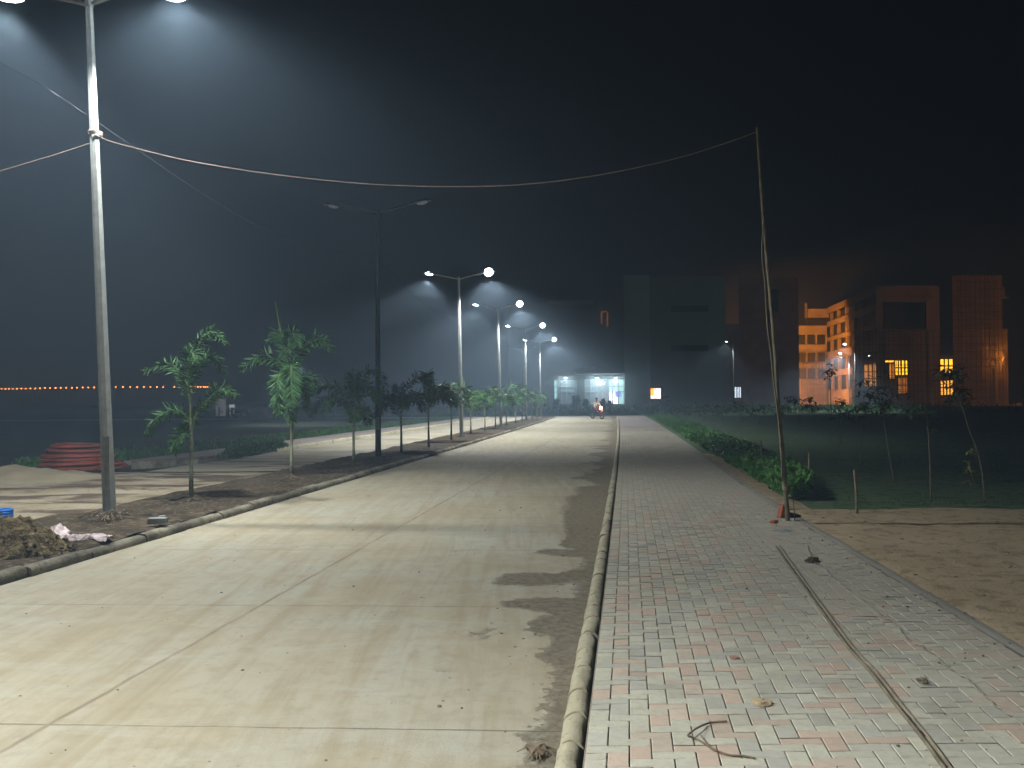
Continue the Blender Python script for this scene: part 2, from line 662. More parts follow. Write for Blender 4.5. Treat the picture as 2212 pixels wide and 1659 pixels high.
def rprof(wd, h, n=7, base=-0.03):
    p = [(0, base), (0.0, h * 0.45)]
    for i in range(n + 1):
        a = math.pi * (1 - i / n)
        p.append((wd / 2 + wd / 2 * math.cos(a), h * 0.45 + h * 0.55 * math.sin(a)))
    p.append((wd, base))
    return p


kerb('kerb', -12, 76, lambda y: Xk(y), rprof(0.125, 0.122), 0.36, M['kerb'], 0.004)
kerb('median_kerb', -6, 74, lambda y: Xk(y) - 5.5 - 0.17, rprof(0.17, 0.105), 0.95, M['kerb_dirty'], 0.015)
kerb('median_back_kerb', 21, 74, lambda y: Xk(y) - 7.55, rprof(0.12, 0.08), 0.9, M['kerb_dirty'])
kerb('far_kerb', 27.5, 74, lambda y: Xk(y) - 11.45, rprof(0.2, 0.14), 0.9, M['kerb'], 0.012)

# walkway of herringbone pavers --------------------------------------
WW = [(-12, 2.2), (3.5, 2.95), (5.1, 2.72), (8, 2.6), (12, 2.45), (20, 2.4), (76, 2.4)]


def wr(y):
    return float(np.interp(y, [a for a, _ in WW], [b_ for _, b_ in WW]))


k = MB()
cols = []
K0 = 0.137
ntot = int(2.95 / 0.1) + 1
pal = [(0.44, 0.46, 0.38), (0.47, 0.485, 0.405), (0.42, 0.435, 0.36), (0.475, 0.35, 0.275), (0.46, 0.365, 0.295), (0.46, 0.475, 0.39),
       (0.335, 0.36, 0.325), (0.39, 0.405, 0.35), (0.465, 0.325, 0.255), (0.36, 0.38, 0.345), (0.445, 0.46, 0.375)]
pr = random.Random(3)


def paver(u0, u1, v0, v1, depth):
    gp = 0.0022
    bv = 0.004
    zt = 0.10 + pr.uniform(-0.0022, 0.0022)
    # clip against the edge strip
    lim = wr((v0 + v1) / 2) - 0.10
    if u0 >= lim - 0.02:
        return
    u1 = min(u1, lim)
    u0 = max(u0, 0.0)
    if u1 - u0 < 0.03:
        return
    tx, ty = pr.uniform(-0.0015, 0.0015), pr.uniform(-0.0015, 0.0015)
    c = pr.choice(pal)
    # colour bands: neighbours along a diagonal often share a batch
    vq = v0 / RW
    h = int((u0 * 10 + vq) // 2 + (u0 * 10 - vq) // 4 * 3)
    if pr.random() < 0.6:
        c = pal[(h * 7) % len(pal)]
    f = pr.uniform(0.9, 1.1)
    c = tuple(0.25 * g_ + 0.75 * q for q, g_ in zip((c[0] * f, c[1] * f * .965, c[2] * f * .87), (.44, .42, .35)))
    c = tuple(q * 1.1 for q in c)
    st = len(k.v)
    far = v0 > 26
    for (a, b_, z) in (((u0 + gp, v0 + gp, zt - bv), (u1 - gp, v0 + gp, zt - bv), (u1 - gp, v1 - gp, zt - bv), (u0 + gp, v1 - gp, zt - bv)) if not far else ()):
        k.v.append((Xk(b_) + K0 + a, b_, z))
    for (a, b_) in ((u0 + gp + bv, v0 + gp + bv), (u1 - gp - bv, v0 + gp + bv), (u1 - gp - bv, v1 - gp - bv), (u0 + gp + bv, v1 - gp - bv)):
        k.v.append((Xk(b_) + K0 + a, b_, zt + (tx if a > (u0 + u1) / 2 else -tx) + (ty if b_ > (v0 + v1) / 2 else -ty)))
    if far:
        k.f.append((st, st + 1, st + 2, st + 3))
        cols.append(c)
        return
    k.f.append((st + 4, st + 5, st + 6, st + 7))
    cols.append(c)
    for i in range(4):
        k.f.append((st + i, st + (i + 1) % 4, st + 4 + (i + 1) % 4, st + 4 + i))
        cols.append(c)


V0 = 2.6
RW = 0.0735   # course depth of the blocks
nv = int((45 - V0) / RW)
for i in range(-1, ntot + 1):
    for j in range(nv):
        kk = (i - j) % 4
        if kk == 0:
            paver(i * 0.1, i * 0.1 + 0.2, V0 + j * RW, V0 + j * RW + RW, 0)
        elif kk == 3:
            paver(i * 0.1, i * 0.1 + 0.1, V0 + j * RW, V0 + j * RW + 2 * RW, 0)
m, nt, b = mat('concrete_pavers')
o = N(nt, 'TexCoord').outputs['Object']
ca = N(nt, 'Attribute')
ca.attribute_name = 'tint'
c = ca.outputs['Color']
c = mixc(nt, maprange(nt, noise_node(nt, o, 22, 5, 0.7), 0.45, 0.75, 0, 0.5), c, (0.28, 0.25, 0.18))
c = mixc(nt, maprange(nt, noise_node(nt, o, 3.1, 6, 0.72), 0.5, 0.72, 0, 0.6), c, (0.27, 0.235, 0.17))
dust = attr(nt, 'dust')
dn = math_(nt, 'ADD', dust, maprange(nt, noise_node(nt, o, 2.2, 6, 0.65), 0.3, 0.7, -0.32, 0.32))
df = maprange(nt, dn, 0.15, 0.9, 0.2, 0.94)
c = mixc(nt, df, c, (0.43, 0.40, 0.315))
nt.links.new(c, b.inputs['Base Color'])
b.inputs['Roughness'].default_value = 0.85
b.inputs['Specular IOR Level'].default_value = 0.2
bump(nt, b, noise_node(nt, o, 120, 3, 0.7), 0.25, 0.004)
M['paver'] = m
wk = k.build('walkway_pavers', M['paver'])
me = wk.data
ca = me.color_attributes.new('tint', 'FLOAT_COLOR', 'CORNER')
arr = np.repeat(np.array([(*c, 1.0) for c in cols], dtype=np.float32), 4, axis=0)
ca.data.foreach_set('color', arr.ravel())
dv = []
for v in me.vertices:
    x, y = v.co.x, v.co.y
    u_ = x - Xk(y) - K0
    e = wr(y) - u_
    d = 0.15 + 0.55 * lin(e, 1.1, 0.15)
    if 5.3 < y < 9.8:
        d = max(d, 0.95 * lin(e, 1.35, 1.0) * lin(y, 5.2, 7.2))
    if y > 10:
        d = max(d, 0.55 * lin(y, 9.5, 13))
    dv.append(d)
at = me.attributes.new('dust', 'FLOAT', 'POINT')
at.data.foreach_set('value', dv)
tag(wk, kind='structure')

# bedding below the joints + far end of the walkway
M['bed'] = ground_mat('joint_sand', [(0.28, 0.245, 0.18), (0.2, 0.17, 0.12)], 3, 60, 0.4, 0.01)
wb = MB()
ysb = frange(-12, 45, 1.0)
for a, b_ in zip(ysb[:-1], ysb[1:]):
    wb.quad((Xk(a) + 0.13, a, 0.088), (Xk(a) + K0 + wr(a) - 0.02, a, 0.088), (Xk(b_) + K0 + wr(b_) - 0.02, b_, 0.088), (Xk(b_) + 0.13, b_, 0.088))
wb.v and tag(wb.build('walkway_bed', M['bed']), kind='structure')
M['pave_far'] = ground_mat('far_pavers', [(0.35, 0.30, 0.27), (0.30, 0.27, 0.245)], 1.2, 14, 0.5, 0.02)
wf = MB()
for a, b_ in zip(frange(45, 76, 2)[:-1], frange(45, 76, 2)[1:]):
    wf.quad((Xk(a) + 0.13, a, 0.1), (Xk(a) + K0 + wr(a) - 0.1, a, 0.1), (Xk(b_) + K0 + wr(b_) - 0.1, b_, 0.1), (Xk(b_) + 0.13, b_, 0.1))
tag(wf.build('walkway_end', M['pave_far']), kind='structure')
es = grid_sheet('walkway_edging', [0, 0.03, 0.1, 0.2], frange(-12, 24, 0.12) + frange(24.5, 76, 1.5),
                lambda u, y: Xk(y) + K0 + wr(y) - 0.105 + u * (1 + 0.25 * fbm(y, 0, 1.5, 3, 9)),
                lambda x, y: 0.104 - 0.075 * lin(x - (Xk(y) + K0 + wr(y) + 0.04), 0, 0.05) + 0.006 * fbm(x, y, 5, 2), M['strip'])
tag(es, kind='structure')

# right: lawn + sandy lot -------------------------------------------------
def xe(y):
    return Xk(y) + K0 + wr(y)


lawn = grid_sheet('lawn', [0, .3, .8, 1.5, 3, 5, 8, 12, 18, 26, 40, 60, 90], frange(-12, 10, 2) + frange(10.5, 30, .5) + frange(32, 76, 2) + frange(80, 150, 5),
                  lambda u, y: xe(y) - 0.0 + u, lambda x, y: 0.02 + 0.03 * fbm(x, y, 0.5, 3, 1.0), M['lawn'])
tag(lawn, kind='structure')


def sandz(x, y):
    yb = 12.35 + 0.35 * fbm(x, 0, 0.45, 3, 4.0) - 0.015 * (x - 4) + (0.4 * lin(x, 9, 12))
    e = x - xe(y)
    dist = yb - y
    z = 0.075 + 0.028 * fbm(x, y, 2.2, 4, 2.0) + 0.012 * max(0, fbm(x, y, 7, 2, 6.0))
    for fx_, fy_ in foot:
        d = math.hypot((x - fx_) / 0.11, (y - fy_) / 0.055)
        if d < 1.6:
            z -= 0.022 * math.exp(-d * d * 1.5)
    return z - 0.12 * (1 - lin(dist, -0.5, 0.35)) - 0.02 * (1 - lin(e, -0.05, 0.15))


fr_ = random.Random(11)
foot = [(fr_.uniform(3.2, 11), fr_.uniform(4, 12)) for _ in range(150)]
sand = grid_sheet('sand_lot', frange(0, 4.5, 0.06) + frange(4.6, 9, 0.12) + frange(9.5, 16, 0.7), frange(-6, 3.5, 1.5) + frange(3.6, 13.2, 0.05),
                  lambda u, y: xe(y) + 0.02 + u, sandz, M['sand'])
tag(sand, kind='structure')
# dry dirt between walkway and hedge
dz = grid_sheet('dirt_verge', [0, .15, .3, .45, .6, .75], frange(12.0, 24, .15), lambda u, y: xe(y) + 0.0 + u,
                lambda x, y: 0.085 + 0.02 * fbm(x, y, 2, 3) - 0.12 * lin(x - xe(y), 0.25 + .25 * fbm(0, y, .7, 2), 0.7), M['sand'])
tag(dz, kind='structure')

# median soil ------------------------------------------------------------
def medz(x, y):
    u_ = Xk(y) - x
    c = 1 - abs(u_ - 6.6) / 0.95
    z = 0.10 + 0.06 * max(0, c) - 0.03 * lin(u_, 5.75, 5.6) + 0.075 * fbm(x, y, 1.3, 4, 8.0)
    if y < 12:
        z += 0.02
    return z


med = grid_sheet('median_soil', [-5.61] + frange(-5.7, -7.6, 0.1), frange(-6, 6, 1) + frange(6.2, 30, 0.12) + frange(30.5, 76, 0.8),
                 lambda u, y: Xk(y) + u, medz, M['soil'])
tag(med, kind='structure')

# second carriageway -----------------------------------------------------
m, nt, b = mat('second_road')
o = N(nt, 'TexCoord').outputs['Object']
c = mixc(nt, maprange(nt, noise_node(nt, o, 0.5, 5, 0.6), 0.38, 0.6), (0.42, 0.40, 0.31), (0.36, 0.31, 0.2))
mp = N(nt, 'Mapping')
mp.inputs['Scale'].default_value = (0.35, 2.2, 1)
nt.links.new(o, mp.inputs[0])
dk = maprange(nt, noise_node(nt, mp.outputs[0], 1.3, 5, 0.6, 0.5), 0.5, 0.62)
mud = attr(nt, 'mud')
mf = math_(nt, 'MULTIPLY', dk, mud)
c = mixc(nt, mf, c, (0.11, 0.08, 0.05))
nt.links.new(c, b.inputs['Base Color'])
b.inputs['Roughness'].default_value = 0.9
bump(nt, b, noise_node(nt, o, 12, 5, 0.7), 0.6, 0.03)
M['road2'] = m
r2 = grid_sheet('side_road', frange(-7.55, -11.35, 0.4), frange(20, 76, 1), lambda u, y: Xk(y) + u, lambda x, y: 0.0, M['road2'],
                {'mud': lambda u, x, y: 0.9 * lin(y, 34, 22)})
tag(r2, kind='structure')
m, nt, b = mat('left_yard_dirt')
o = N(nt, 'TexCoord').outputs['Object']
c = mixc(nt, maprange(nt, noise_node(nt, o, 0.5, 5, 0.6), 0.38, 0.6), (0.40, 0.35, 0.24), (0.30, 0.25, 0.15))
mp = N(nt, 'Mapping')
mp.inputs['Scale'].default_value = (0.45, 0.9, 1)
nt.links.new(o, mp.inputs[0])
c = mixc(nt, maprange(nt, noise_node(nt, mp.outputs[0], 1.2, 6, 0.62, 0.6), 0.47, 0.56), c, (0.10, 0.07, 0.042))
c = mixc(nt, maprange(nt, noise_node(nt, o, 8, 5, 0.7), 0.55, 0.68, 0, 0.6), c, (0.14, 0.11, 0.065))
nt.links.new(c, b.inputs['Base Color'])
b.inputs['Roughness'].default_value = 0.95
bump(nt, b, noise_node(nt, o, 14, 5, 0.75), 0.9, 0.04)
M['yard'] = m


def yardz(x, y):
    u_ = Xk(y) - x
    z = 0.03 + 0.05 * fbm(x, y, 0.7, 4, 4.0)
    z -= 0.05 * lin(y, 18.5, 20.5)
    # drop at the far rim so the outline is ragged
    z -= 0.25 * lin(y + 0.05 * (x + 12) + 0.9 * fbm(x, 3.0, 0.25, 3, 2.0), 20.3, 21.5) * (1 if u_ > 10.8 else 0)
    z -= 0.15 * lin(y, 21.2, 22.4)
    return z


yard = grid_sheet('dirt_yard', frange(-7.5, -20, 0.15) + [-24, -30], frange(-6, 6, 1) + frange(6.2, 22.5, 0.15), lambda u, y: Xk(y) + u, yardz, M['yard'])
tag(yard, kind='structure')
# far walkway on the left
lw = MB()
for a, b_ in zip(frange(22.5, 76, 2)[:-1], frange(22.5, 76, 2)[1:]):
    lw.quad((Xk(a) - 13.3, a, 0.1), (Xk(a) - 11.3, a, 0.1), (Xk(b_) - 11.3, b_, 0.1), (Xk(b_) - 13.3, b_, 0.1))
    lw.quad((Xk(a) - 11.3, a, -0.02), (Xk(b_) - 11.3, b_, -0.02), (Xk(b_) - 11.3, b_, 0.1), (Xk(a) - 11.3, a, 0.1))
p0 = Xk(22.5)
lw.quad((p0 - 13.3, 22.5, -0.02), (p0 - 11.3, 22.5, -0.02), (p0 - 11.3, 22.5, 0.1), (p0 - 13.3, 22.5, 0.1))
tag(lw.build('left_walkway', M['pave_far']), kind='structure')
# cross street at the end, and the path in front of the far buildings
cs = MB()
cs.quad((-70, 76, 0.0), (90, 76, 0.0), (90, 81, 0.0), (-70, 81, 0.0))
tag(cs.build('cross_street', M['pave_far']), kind='structure')
fp = MB()
fp.quad((-45, 111, 0.02), (6, 111, 0.02), (6, 112, 0.02), (-45, 112, 0.02))
fp.quad((20, 116, 0.02), (60, 134, 0.02), (60, 136.5, 0.02), (20, 118, 0.02))
fp.quad((60, 134, 0.02), (110, 139, 0.02), (110, 142, 0.02), (60, 136.5, 0.02))
tag(fp.build('far_path', M['strip']), kind='structure')


# ------------------------------------------------------------------ foliage stuff
def leaves(name, pts, mt, Lr=(0.05, 0.1), w=0.3, parent=None, upb=0.4):
    k = MB()
    for p in pts:
        d = Vector((rng.uniform(-1, 1), rng.uniform(-1, 1), rng.uniform(-1, 1) + upb))
        L = rng.uniform(*Lr)
        k.leaf(p, d, L, L * w)
    return k.build(name, mt, parent)


# low hedge beside the walkway
pts = []
for _ in range(21000):
    y = 13.5 + 62 * rng.random() ** 1.9
    wd = float(np.interp(y, [13.5, 15, 17, 25, 76], [.35, .75, 1.15, 1.5, 1.9]))
    e0 = 0.33 + 0.15 * fbm(0, y, .8, 2)
    e = e0 + rng.random() * wd
    hgt = 0.25 * (0.55 + 0.9 * max(0, 0.5 + fbm(e, y, 0.9, 3, 5))) * min(1, (e - e0 + .15) * 3)
    hgt *= 1.25 if y < 19 else (0.8 if y < 30 else 0.75)
    pts.append((xe(y) + e, y, 0.03 + hgt * rng.random() ** 0.6))
tag(leaves('hedge_foliage', pts, M['hedge'], (0.05, 0.12), 0.3), kind='stuff')

# grass strips on the left
pts = []
for _ in range(12000):
    y = 21 + 50 * rng.random() ** 1.4
    e = 13.35 + rng.random() * 1.9
    pts.append((Xk(y) - e, y, 0.02 + 0.2 * rng.random() ** 1.3))
tag(leaves('roadside_grass', pts, M['hedge_left'], (0.08, 0.16), 0.16, upb=1.5), kind='stuff')
# lawn blades
k = MB()
for _ in range(26000):
    y = 12.6 + 26 * rng.random() ** 1.6
    x = xe(y) + 0.9 + 16 * rng.random()
    L = rng.uniform(0.03, 0.085)
    k.leaf((x, y, 0.03 + 0.03 * fbm(x, y, 0.5, 3, 1.0) - 0.01), (rng.uniform(-.6, .6), rng.uniform(-.6, .6), 1), L, 0.004)
tag(k.build('lawn_grass', M['blade']), kind='stuff')
# far rough grass along the horizon side
pts = []
for _ in range(9000):
    y = 81.5 + 26 * rng.random()
    x = rng.uniform(-30, 55)
    pts.append((x, y, rng.random() ** 2 * 0.7))
tag(leaves('far_rough_grass', pts, M['hedge_left'], (0.2, 0.45), 0.18, upb=1.5), kind='stuff')

# ------------------------------------------------------------------ street lamps
LCOL = (0.96, 0.975, 1.0)


def spot(name, loc, d, power, size=128, blend=0.6, col=LCOL, parent=None, rad=0.12, batwing=True):
    l = bpy.data.lights.new(name, 'SPOT')
    l.energy = power
    l.spot_size = R(size)
    l.spot_blend = blend
    l.shadow_soft_size = rad
    l.color = col
    if batwing:
        l.use_nodes = True
        nt = l.node_tree
        e = nt.nodes['Emission']
        tcn_ = N(nt, 'TexCoord')
        sp_ = N(nt, 'SeparateXYZ')
        nt.links.new(tcn_.outputs['Normal'], sp_.inputs[0])
        cz = math_(nt, 'MAXIMUM', math_(nt, 'ABSOLUTE', sp_.outputs[2]), 0.38)
        nt.links.new(math_(nt, 'MULTIPLY', math_(nt, 'POWER', cz, -1.8), 0.5), e.inputs['Strength'])
    o = bpy.data.objects.new(name, l)
    C.objects.link(o)
    q = Vector(d).normalized().to_track_quat('-Z', 'Y')
    o.rotation_euler = q.to_euler()
    o.location = loc
    if parent:
        o.parent = parent
    return o


def street_lamp(base, top, label, lit=True, power=3600, arms=(1, -1), hp=7.15, armL=0.98, rz=None, group='street lamps along the road', lens=1.0, tilt=0.14, cone=132):
    """base, top world points of the pole; arms: +1 right, -1 left"""
    base = Vector(base)
    top = Vector(top)
    root = thing('street_lamp', base, label, 'street lamp', group)
    ax = (top - base)
    hh = ax.length
    if rz is None:
        rz = -math.atan(0.135)
    root.rotation_euler = (0, 0, rz)
    ax = Matrix.Rotation(-rz, 3, 'Z') @ ax
    hh = ax.z
    tx, ty = ax.x, ax.y
    gm = M['galv'] if lit else M['galv_shaded']
    k = MB()
    n = 8
    k.tube([(0, 0, 0), (tx * .5, ty * .5, hh * .5), (tx, ty, hh)], [0.088, 0.07, 0.05], n)
    pole = k.build('pole', gm, root)
    k = MB()
    k.box(-0.17, 0.17, -0.17, 0.17, 0.0, 0.02)
    for sx in (-.13, .13):
        for sy in (-.13, .13):
            k.tube([(sx, sy, 0.015), (sx, sy, 0.06)], 0.014, 6)
    k.build('base_plate', M['galv'], root)
    k = MB()
    k.box(0.055, 0.098, -0.05, 0.05, 0.7, 1.1) if False else k.box(-0.05, 0.05, -0.094, -0.06, 0.75, 1.1)
    k.build('service_door', M['galv'], root)
    k = MB()
    k.tube([(tx, ty, hh - .02), (tx, ty, hh + .12)], [0.06, 0.055], 10)
    k.build('pole_cap', gm, root)
    for s in arms:
        k = MB()
        p = spline([(tx + s * 0.04, ty, hh + .02), (tx + s * 0.45, ty, hh + 0.13), (tx + s * armL, ty, hh + 0.25)], 4)
        k.tube(p, [0.03] * len(p), 8)
        k.build('arm', gm, root)
        # head
        k = MB()
        L = 0.62
        pr_ = [(-0.0, 0.05, 0.035), (0.08, 0.08, 0.05), (0.3, 0.15, 0.06), (0.5, 0.15, 0.05), (L, 0.09, 0.02)]
        st = len(k.v)
        for (x, wd, h_) in pr_:
            for (yy, zz) in ((-wd, 0), (-wd * .8, h_), (0, h_ * 1.4), (wd * .8, h_), (wd, 0)):
                k.v.append((s * x, yy, zz))
        for i in range(len(pr_) - 1):
            for j in range(5):
                a = st + i * 5 + j
                b_ = st + i * 5 + (j + 1) % 5
                k.f.append((a, b_, b_ + 5, a + 5))
        k.f.append(tuple(st + j for j in range(5)))
        k.f.append(tuple(st + 20 + j for j in reversed(range(5))))
        head = k.build('lamp_head', M['housing'] if lit else M['galv_shaded'], root, smooth=False)
        head.location = (tx + s * (armL - 0.04), ty, hh + 0.22)
        head.rotation_euler = (0, -s * R(10), 0)
        k = MB()
        if s > 0 and lit:
            k.ball((s * 0.36, 0, 0.0), (0.19 * lens, 0.14 * lens, 0.17 * lens), 16, 8)  # dome swollen to the bloom of the lamp, glare put into the shape
            # lower half only is outside the housing
        else:
            k.ball((s * 0.36, 0, 0.01), (0.17 * lens, 0.12 * lens, 0.07 * lens), 14, 8)
        k.build('lens', (M['lens_on'] if s > 0 else M['lens_on_small']) if lit else M['lens_off'], head, smooth=True)
        if lit:
            dz_ = Vector((s * (tilt if s > 0 else 0.22), -0.05 if s > 0 else 0, -1))
            sp = spot('lamp_light', (tx + s * (armL + 0.32), ty, hh + 0.05 - (0.06 if s > 0 else 0.0)), dz_, power * (1.0 if s > 0 else 0.5), parent=root, size=cone)
    return root


def lamp_at(bx, by, tx, ty, label, z=0.12, **kw):
    b_ = G(bx, by, z)
    t_ = AT(tx, ty, b_.y)
    return street_lamp(b_, t_, label, **kw)


# behind the camera (its light reaches the foreground)
b0 = Vector((Xk(-1.0) - 7.1, -1.0, 0.1))
street_lamp(b0, b0 + Vector((0, 0, 7.15)), 'twin-arm street lamp behind the viewpoint lighting the foreground', arms=(1,), power=8600, tilt=0.2, cone=114)
l1b = G(237, 1113, 0.12)
l1t = AT(192.5, 12, l1b.y)
street_lamp(l1b, l1t, 'nearest leaning grey street lamp pole with tan wire tied round it', power=4200, lens=1.75)  # lens oversized to stand in for the glare
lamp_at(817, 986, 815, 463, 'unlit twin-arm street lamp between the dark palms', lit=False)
lamp_at(997, 943, 991, 604, 'lit twin-arm street lamp, second nearest of the lit ones')
lamp_at(1082.5, 921, 1075, 668, 'lit twin-arm street lamp, third nearest of the lit ones')
lamp_at(1137, 908.5, 1134.5, 712, 'lit twin-arm street lamp, fourth nearest, just left of the last one', z=0.1)
lamp_at(1168, 901, 1165.5, 741, 'lit twin-arm street lamp at the end of the palm row', z=0.1)
b7 = AT(1130, 894, 92)
b7.z = 0
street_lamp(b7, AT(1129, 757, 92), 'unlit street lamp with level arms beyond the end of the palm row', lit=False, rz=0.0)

# distant side-street lamps
def single(px, py, Y, hpole, s, label, power, lens=1.0, pole_px=None):
    hd = AT(px, py, Y)
    bx = hd.x - s * 1.4 if pole_px is None else AT(pole_px, py, Y).x
    base = Vector((bx, Y, 0.0))
    arm = abs(hd.x - bx) - 0.3
    return street_lamp(base, (bx, Y, hd.z - 0.32), label, arms=(s,), power=power, armL=max(0.4, arm), rz=0.0, group='lamps around the far buildings', lens=lens)


single(1815, 763, 104, 7, -1, 'single-arm street lamp with the brighter head before the orange building', 13000, 1.3, 1834)
single(1825, 743, 92, 7, -1, 'single-arm street lamp with its head above the brighter one by the orange building', 5000, 1.2, 1846)
single(1572, 737, 86, 7, -1, 'dim single-arm street lamp left of the plain tower', 1800, 0.7, 1584)
single(1878, 768, 118, 7, -1, 'faint small street lamp before the lower orange windows', 250, 0.6, 1888)
single(1110, 794, 150, 7, -1, 'tiny far street lamp left of the last lit twin-arm lamp', 200, 0.8, 1122)
single(1181, 812, 155, 5, -1, 'small globe lamp shining above the end of the palm row', 300, 1.3, 1190)
single(626, 779, 62, 6, 1, 'small far lamp glinting through the second palm', 1300, 0.6, 619)

# ------------------------------------------------------------------ wires
def wire(name, pts, r, mt, label, cat='wire', n=10):
    k = MB()
    p = spline(pts, n)
    k.tube(p, r, 6)
    o = k.build(name, mt, smooth=True)
    return tag(o, label, cat)


D1 = l1b.y
wire('tan_wire', [AT(213, 290, D1), AT(232, 303, D1), AT(300, 322, D1), AT(420, 350, D1), AT(600, 378, D1), AT(800, 398, D1 - .05), AT(1000, 403.5, D1 - .2),
                  AT(1150, 397, D1 - .4), AT(1300, 377, D1 - .6), AT(1450, 345, D1 - .8), AT(1560, 312, D1 - 1), AT(1637, 284, D1 - 1.15)], 0.0052, M['wire_tan'],
     'tan wire sagging across the road from the nearest lamp pole to the bamboo pole')
wire('tan_wire', [AT(-60, 386, D1), AT(0, 370, D1), AT(60, 352, D1), AT(130, 331, D1), AT(196, 309, D1)], 0.0062, M['wire_tan'], 'short tan wire running left off the nearest lamp pole')
k = MB()
pc = AT(206, 289, D1)
for i in range(3):
    k.torus((pc.x, pc.y, pc.z + 0.02 * (i - 1)), 0.082 + 0.003 * i, 0.010, 'z', 18, 6)
tag(k.build('wire_loop', M['wire_tan'], smooth=True), 'tan wire wound round the nearest lamp pole', 'wire')
P1 = AT(204, 251, D1)
P2 = AT(815, 566, G(817, 986, .1).y)
P3 = AT(992, 690, G(997, 943, .1).y)
wire('overhead_cable', [AT(-120, 62, 9.6), AT(0, 134, 10.6), AT(100, 190, 11.4), P1 + Vector((-.08, 0, 0)), P1.lerp(P2, .3) - Vector((0, 0, .45)), P1.lerp(P2, .6) - Vector((0, 0, .5)), P2,
                        P2.lerp(P3, .5) - Vector((0, 0, .35)), P3], 0.0025, M['wire_grey'], 'thin grey cable strung from lamp pole to lamp pole')

# ------------------------------------------------------------------ palms
def frond_mesh(pts, wl=0.24, n=46, seed=0, tw=3):
    """bushy pinnate frond along pts"""
    r = random.Random(seed)
    n = int(n * 1.5)
    p = spline(pts, 8)
    k = MB()
    tot = len(p) - 1
    for i in range(n):
        t = 0.12 + 0.88 * (i + 0.5) / n
        f = t * tot
        a = min(int(f), tot - 1)
        q = p[a].lerp(p[a + 1], f - a)
        tan = (p[a + 1] - p[a]).normalized()
        sidev = tan.cross(Vector((0, 0, 1)))
        if sidev.length < 0.1:
            sidev = Vector((0, 1, 0))
        sidev.normalize()
        upv = sidev.cross(tan)
        L = wl * (0.55 + 0.6 * math.sin(math.pi * min(1, t * 0.92 + 0.05))) * r.uniform(0.75, 1.15)
        for s in range(tw):
            ang = r.uniform(0, 2 * math.pi) if tw > 2 and s == 2 else (r.uniform(-0.7, 0.5) + (math.pi if s else 0))
            d = sidev * math.cos(ang) + upv * math.sin(ang) + tan * r.uniform(0.35, 0.9) + Vector((0, 0, -0.28))
            k.leaf(q, d, L, L * r.uniform(0.05, 0.085), up=tan.cross(d) + Vector((r.uniform(-.4, .4), r.uniform(-.4, .4), r.uniform(-.4, .4))))
    return k, p


def palm(base, label, fronds, h, spear=None, seed=0, wl=0.24, n=46, lean=(0, 0), scale=1.0, rz=0):
    root = thing('palm_tree', base, label, 'palm tree', 'young palms planted along the median', rz)
    k = MB()
    tp = [(lean[0] * t * h, lean[1] * t * h, t * h) for t in (0, .25, .5, .75, 1)]
    k.tube(tp, [0.045, 0.034, 0.03, 0.026, 0.018], 8)
    k.build('trunk', M['palm_trunk'], root, smooth=True)
    for i, fp_ in enumerate(fronds):
        kk, p = frond_mesh(fp_, wl, n, seed * 17 + i)
        fo = kk.build('frond', M['frond'], root)
        k = MB()
        k.tube(p, [0.012 * (1 - j / len(p)) + 0.003 for j in range(len(p))], 5)
        k.build('rib', M['rachis'], fo, smooth=True)
    if spear:
        k = MB()
        k.tube(spline(spear, 5), [0.02 * (1 - j / 24) for j in range(len(spline(spear, 5)))], 6)
        k.build('spear_leaf', M['rachis'], root, smooth=True)
    root.scale = (scale,) * 3
    return root


y0 = 0.0
palm(G(413, 1078, .12), 'leftmost palm with fronds spread wide and one curling over at the top right', [
    [(0, 0, 1.7), (0.03, 0, 2.1), (0.12, -.05, 2.5), (0.25, -.1, 2.74), (0.44, -.15, 2.80), (0.66, -.2, 2.6)],
    [(0, 0, 1.75), (.08, .1, 2.25), (.2, .2, 2.42), (.36, .25, 2.36), (.44, .3, 2.15)],
    [(0, 0, 1.7), (-.02, -.1, 2.0), (.05, -.2, 2.35), (.12, -.25, 2.45), (.2, -.35, 2.3)],
    [(0, 0, 1.5), (-.12, .1, 1.95), (-.3, .15, 2.2), (-.54, .2, 2.3), (-.85, .2, 2.16)],
    [(0, 0, 1.1), (.12, 0, 1.5), (.36, -.05, 1.72), (.56, -.1, 1.86), (.80, -.15, 1.74)],
    [(0, 0, 1.3), (-.12, -.1, 1.46), (-.3, -.2, 1.48), (-.54, -.25, 1.32), (-.62, -.28, 1.12)],
    [(0, 0, 1.25), (-.1, .2, 1.3), (-.25, .3, 1.15), (-.3, .3, .95)],
    [(0, 0, 1.0), (-.06, -.1, 1.1), (-.16, -.2, 1.0), (-.2, -.25, .8)],
], 2.0, [(0, 0, 1.9), (0.0, 0, 2.4), (-.01, 0, 2.62)], 1, 0.19, 50, scale=.96)
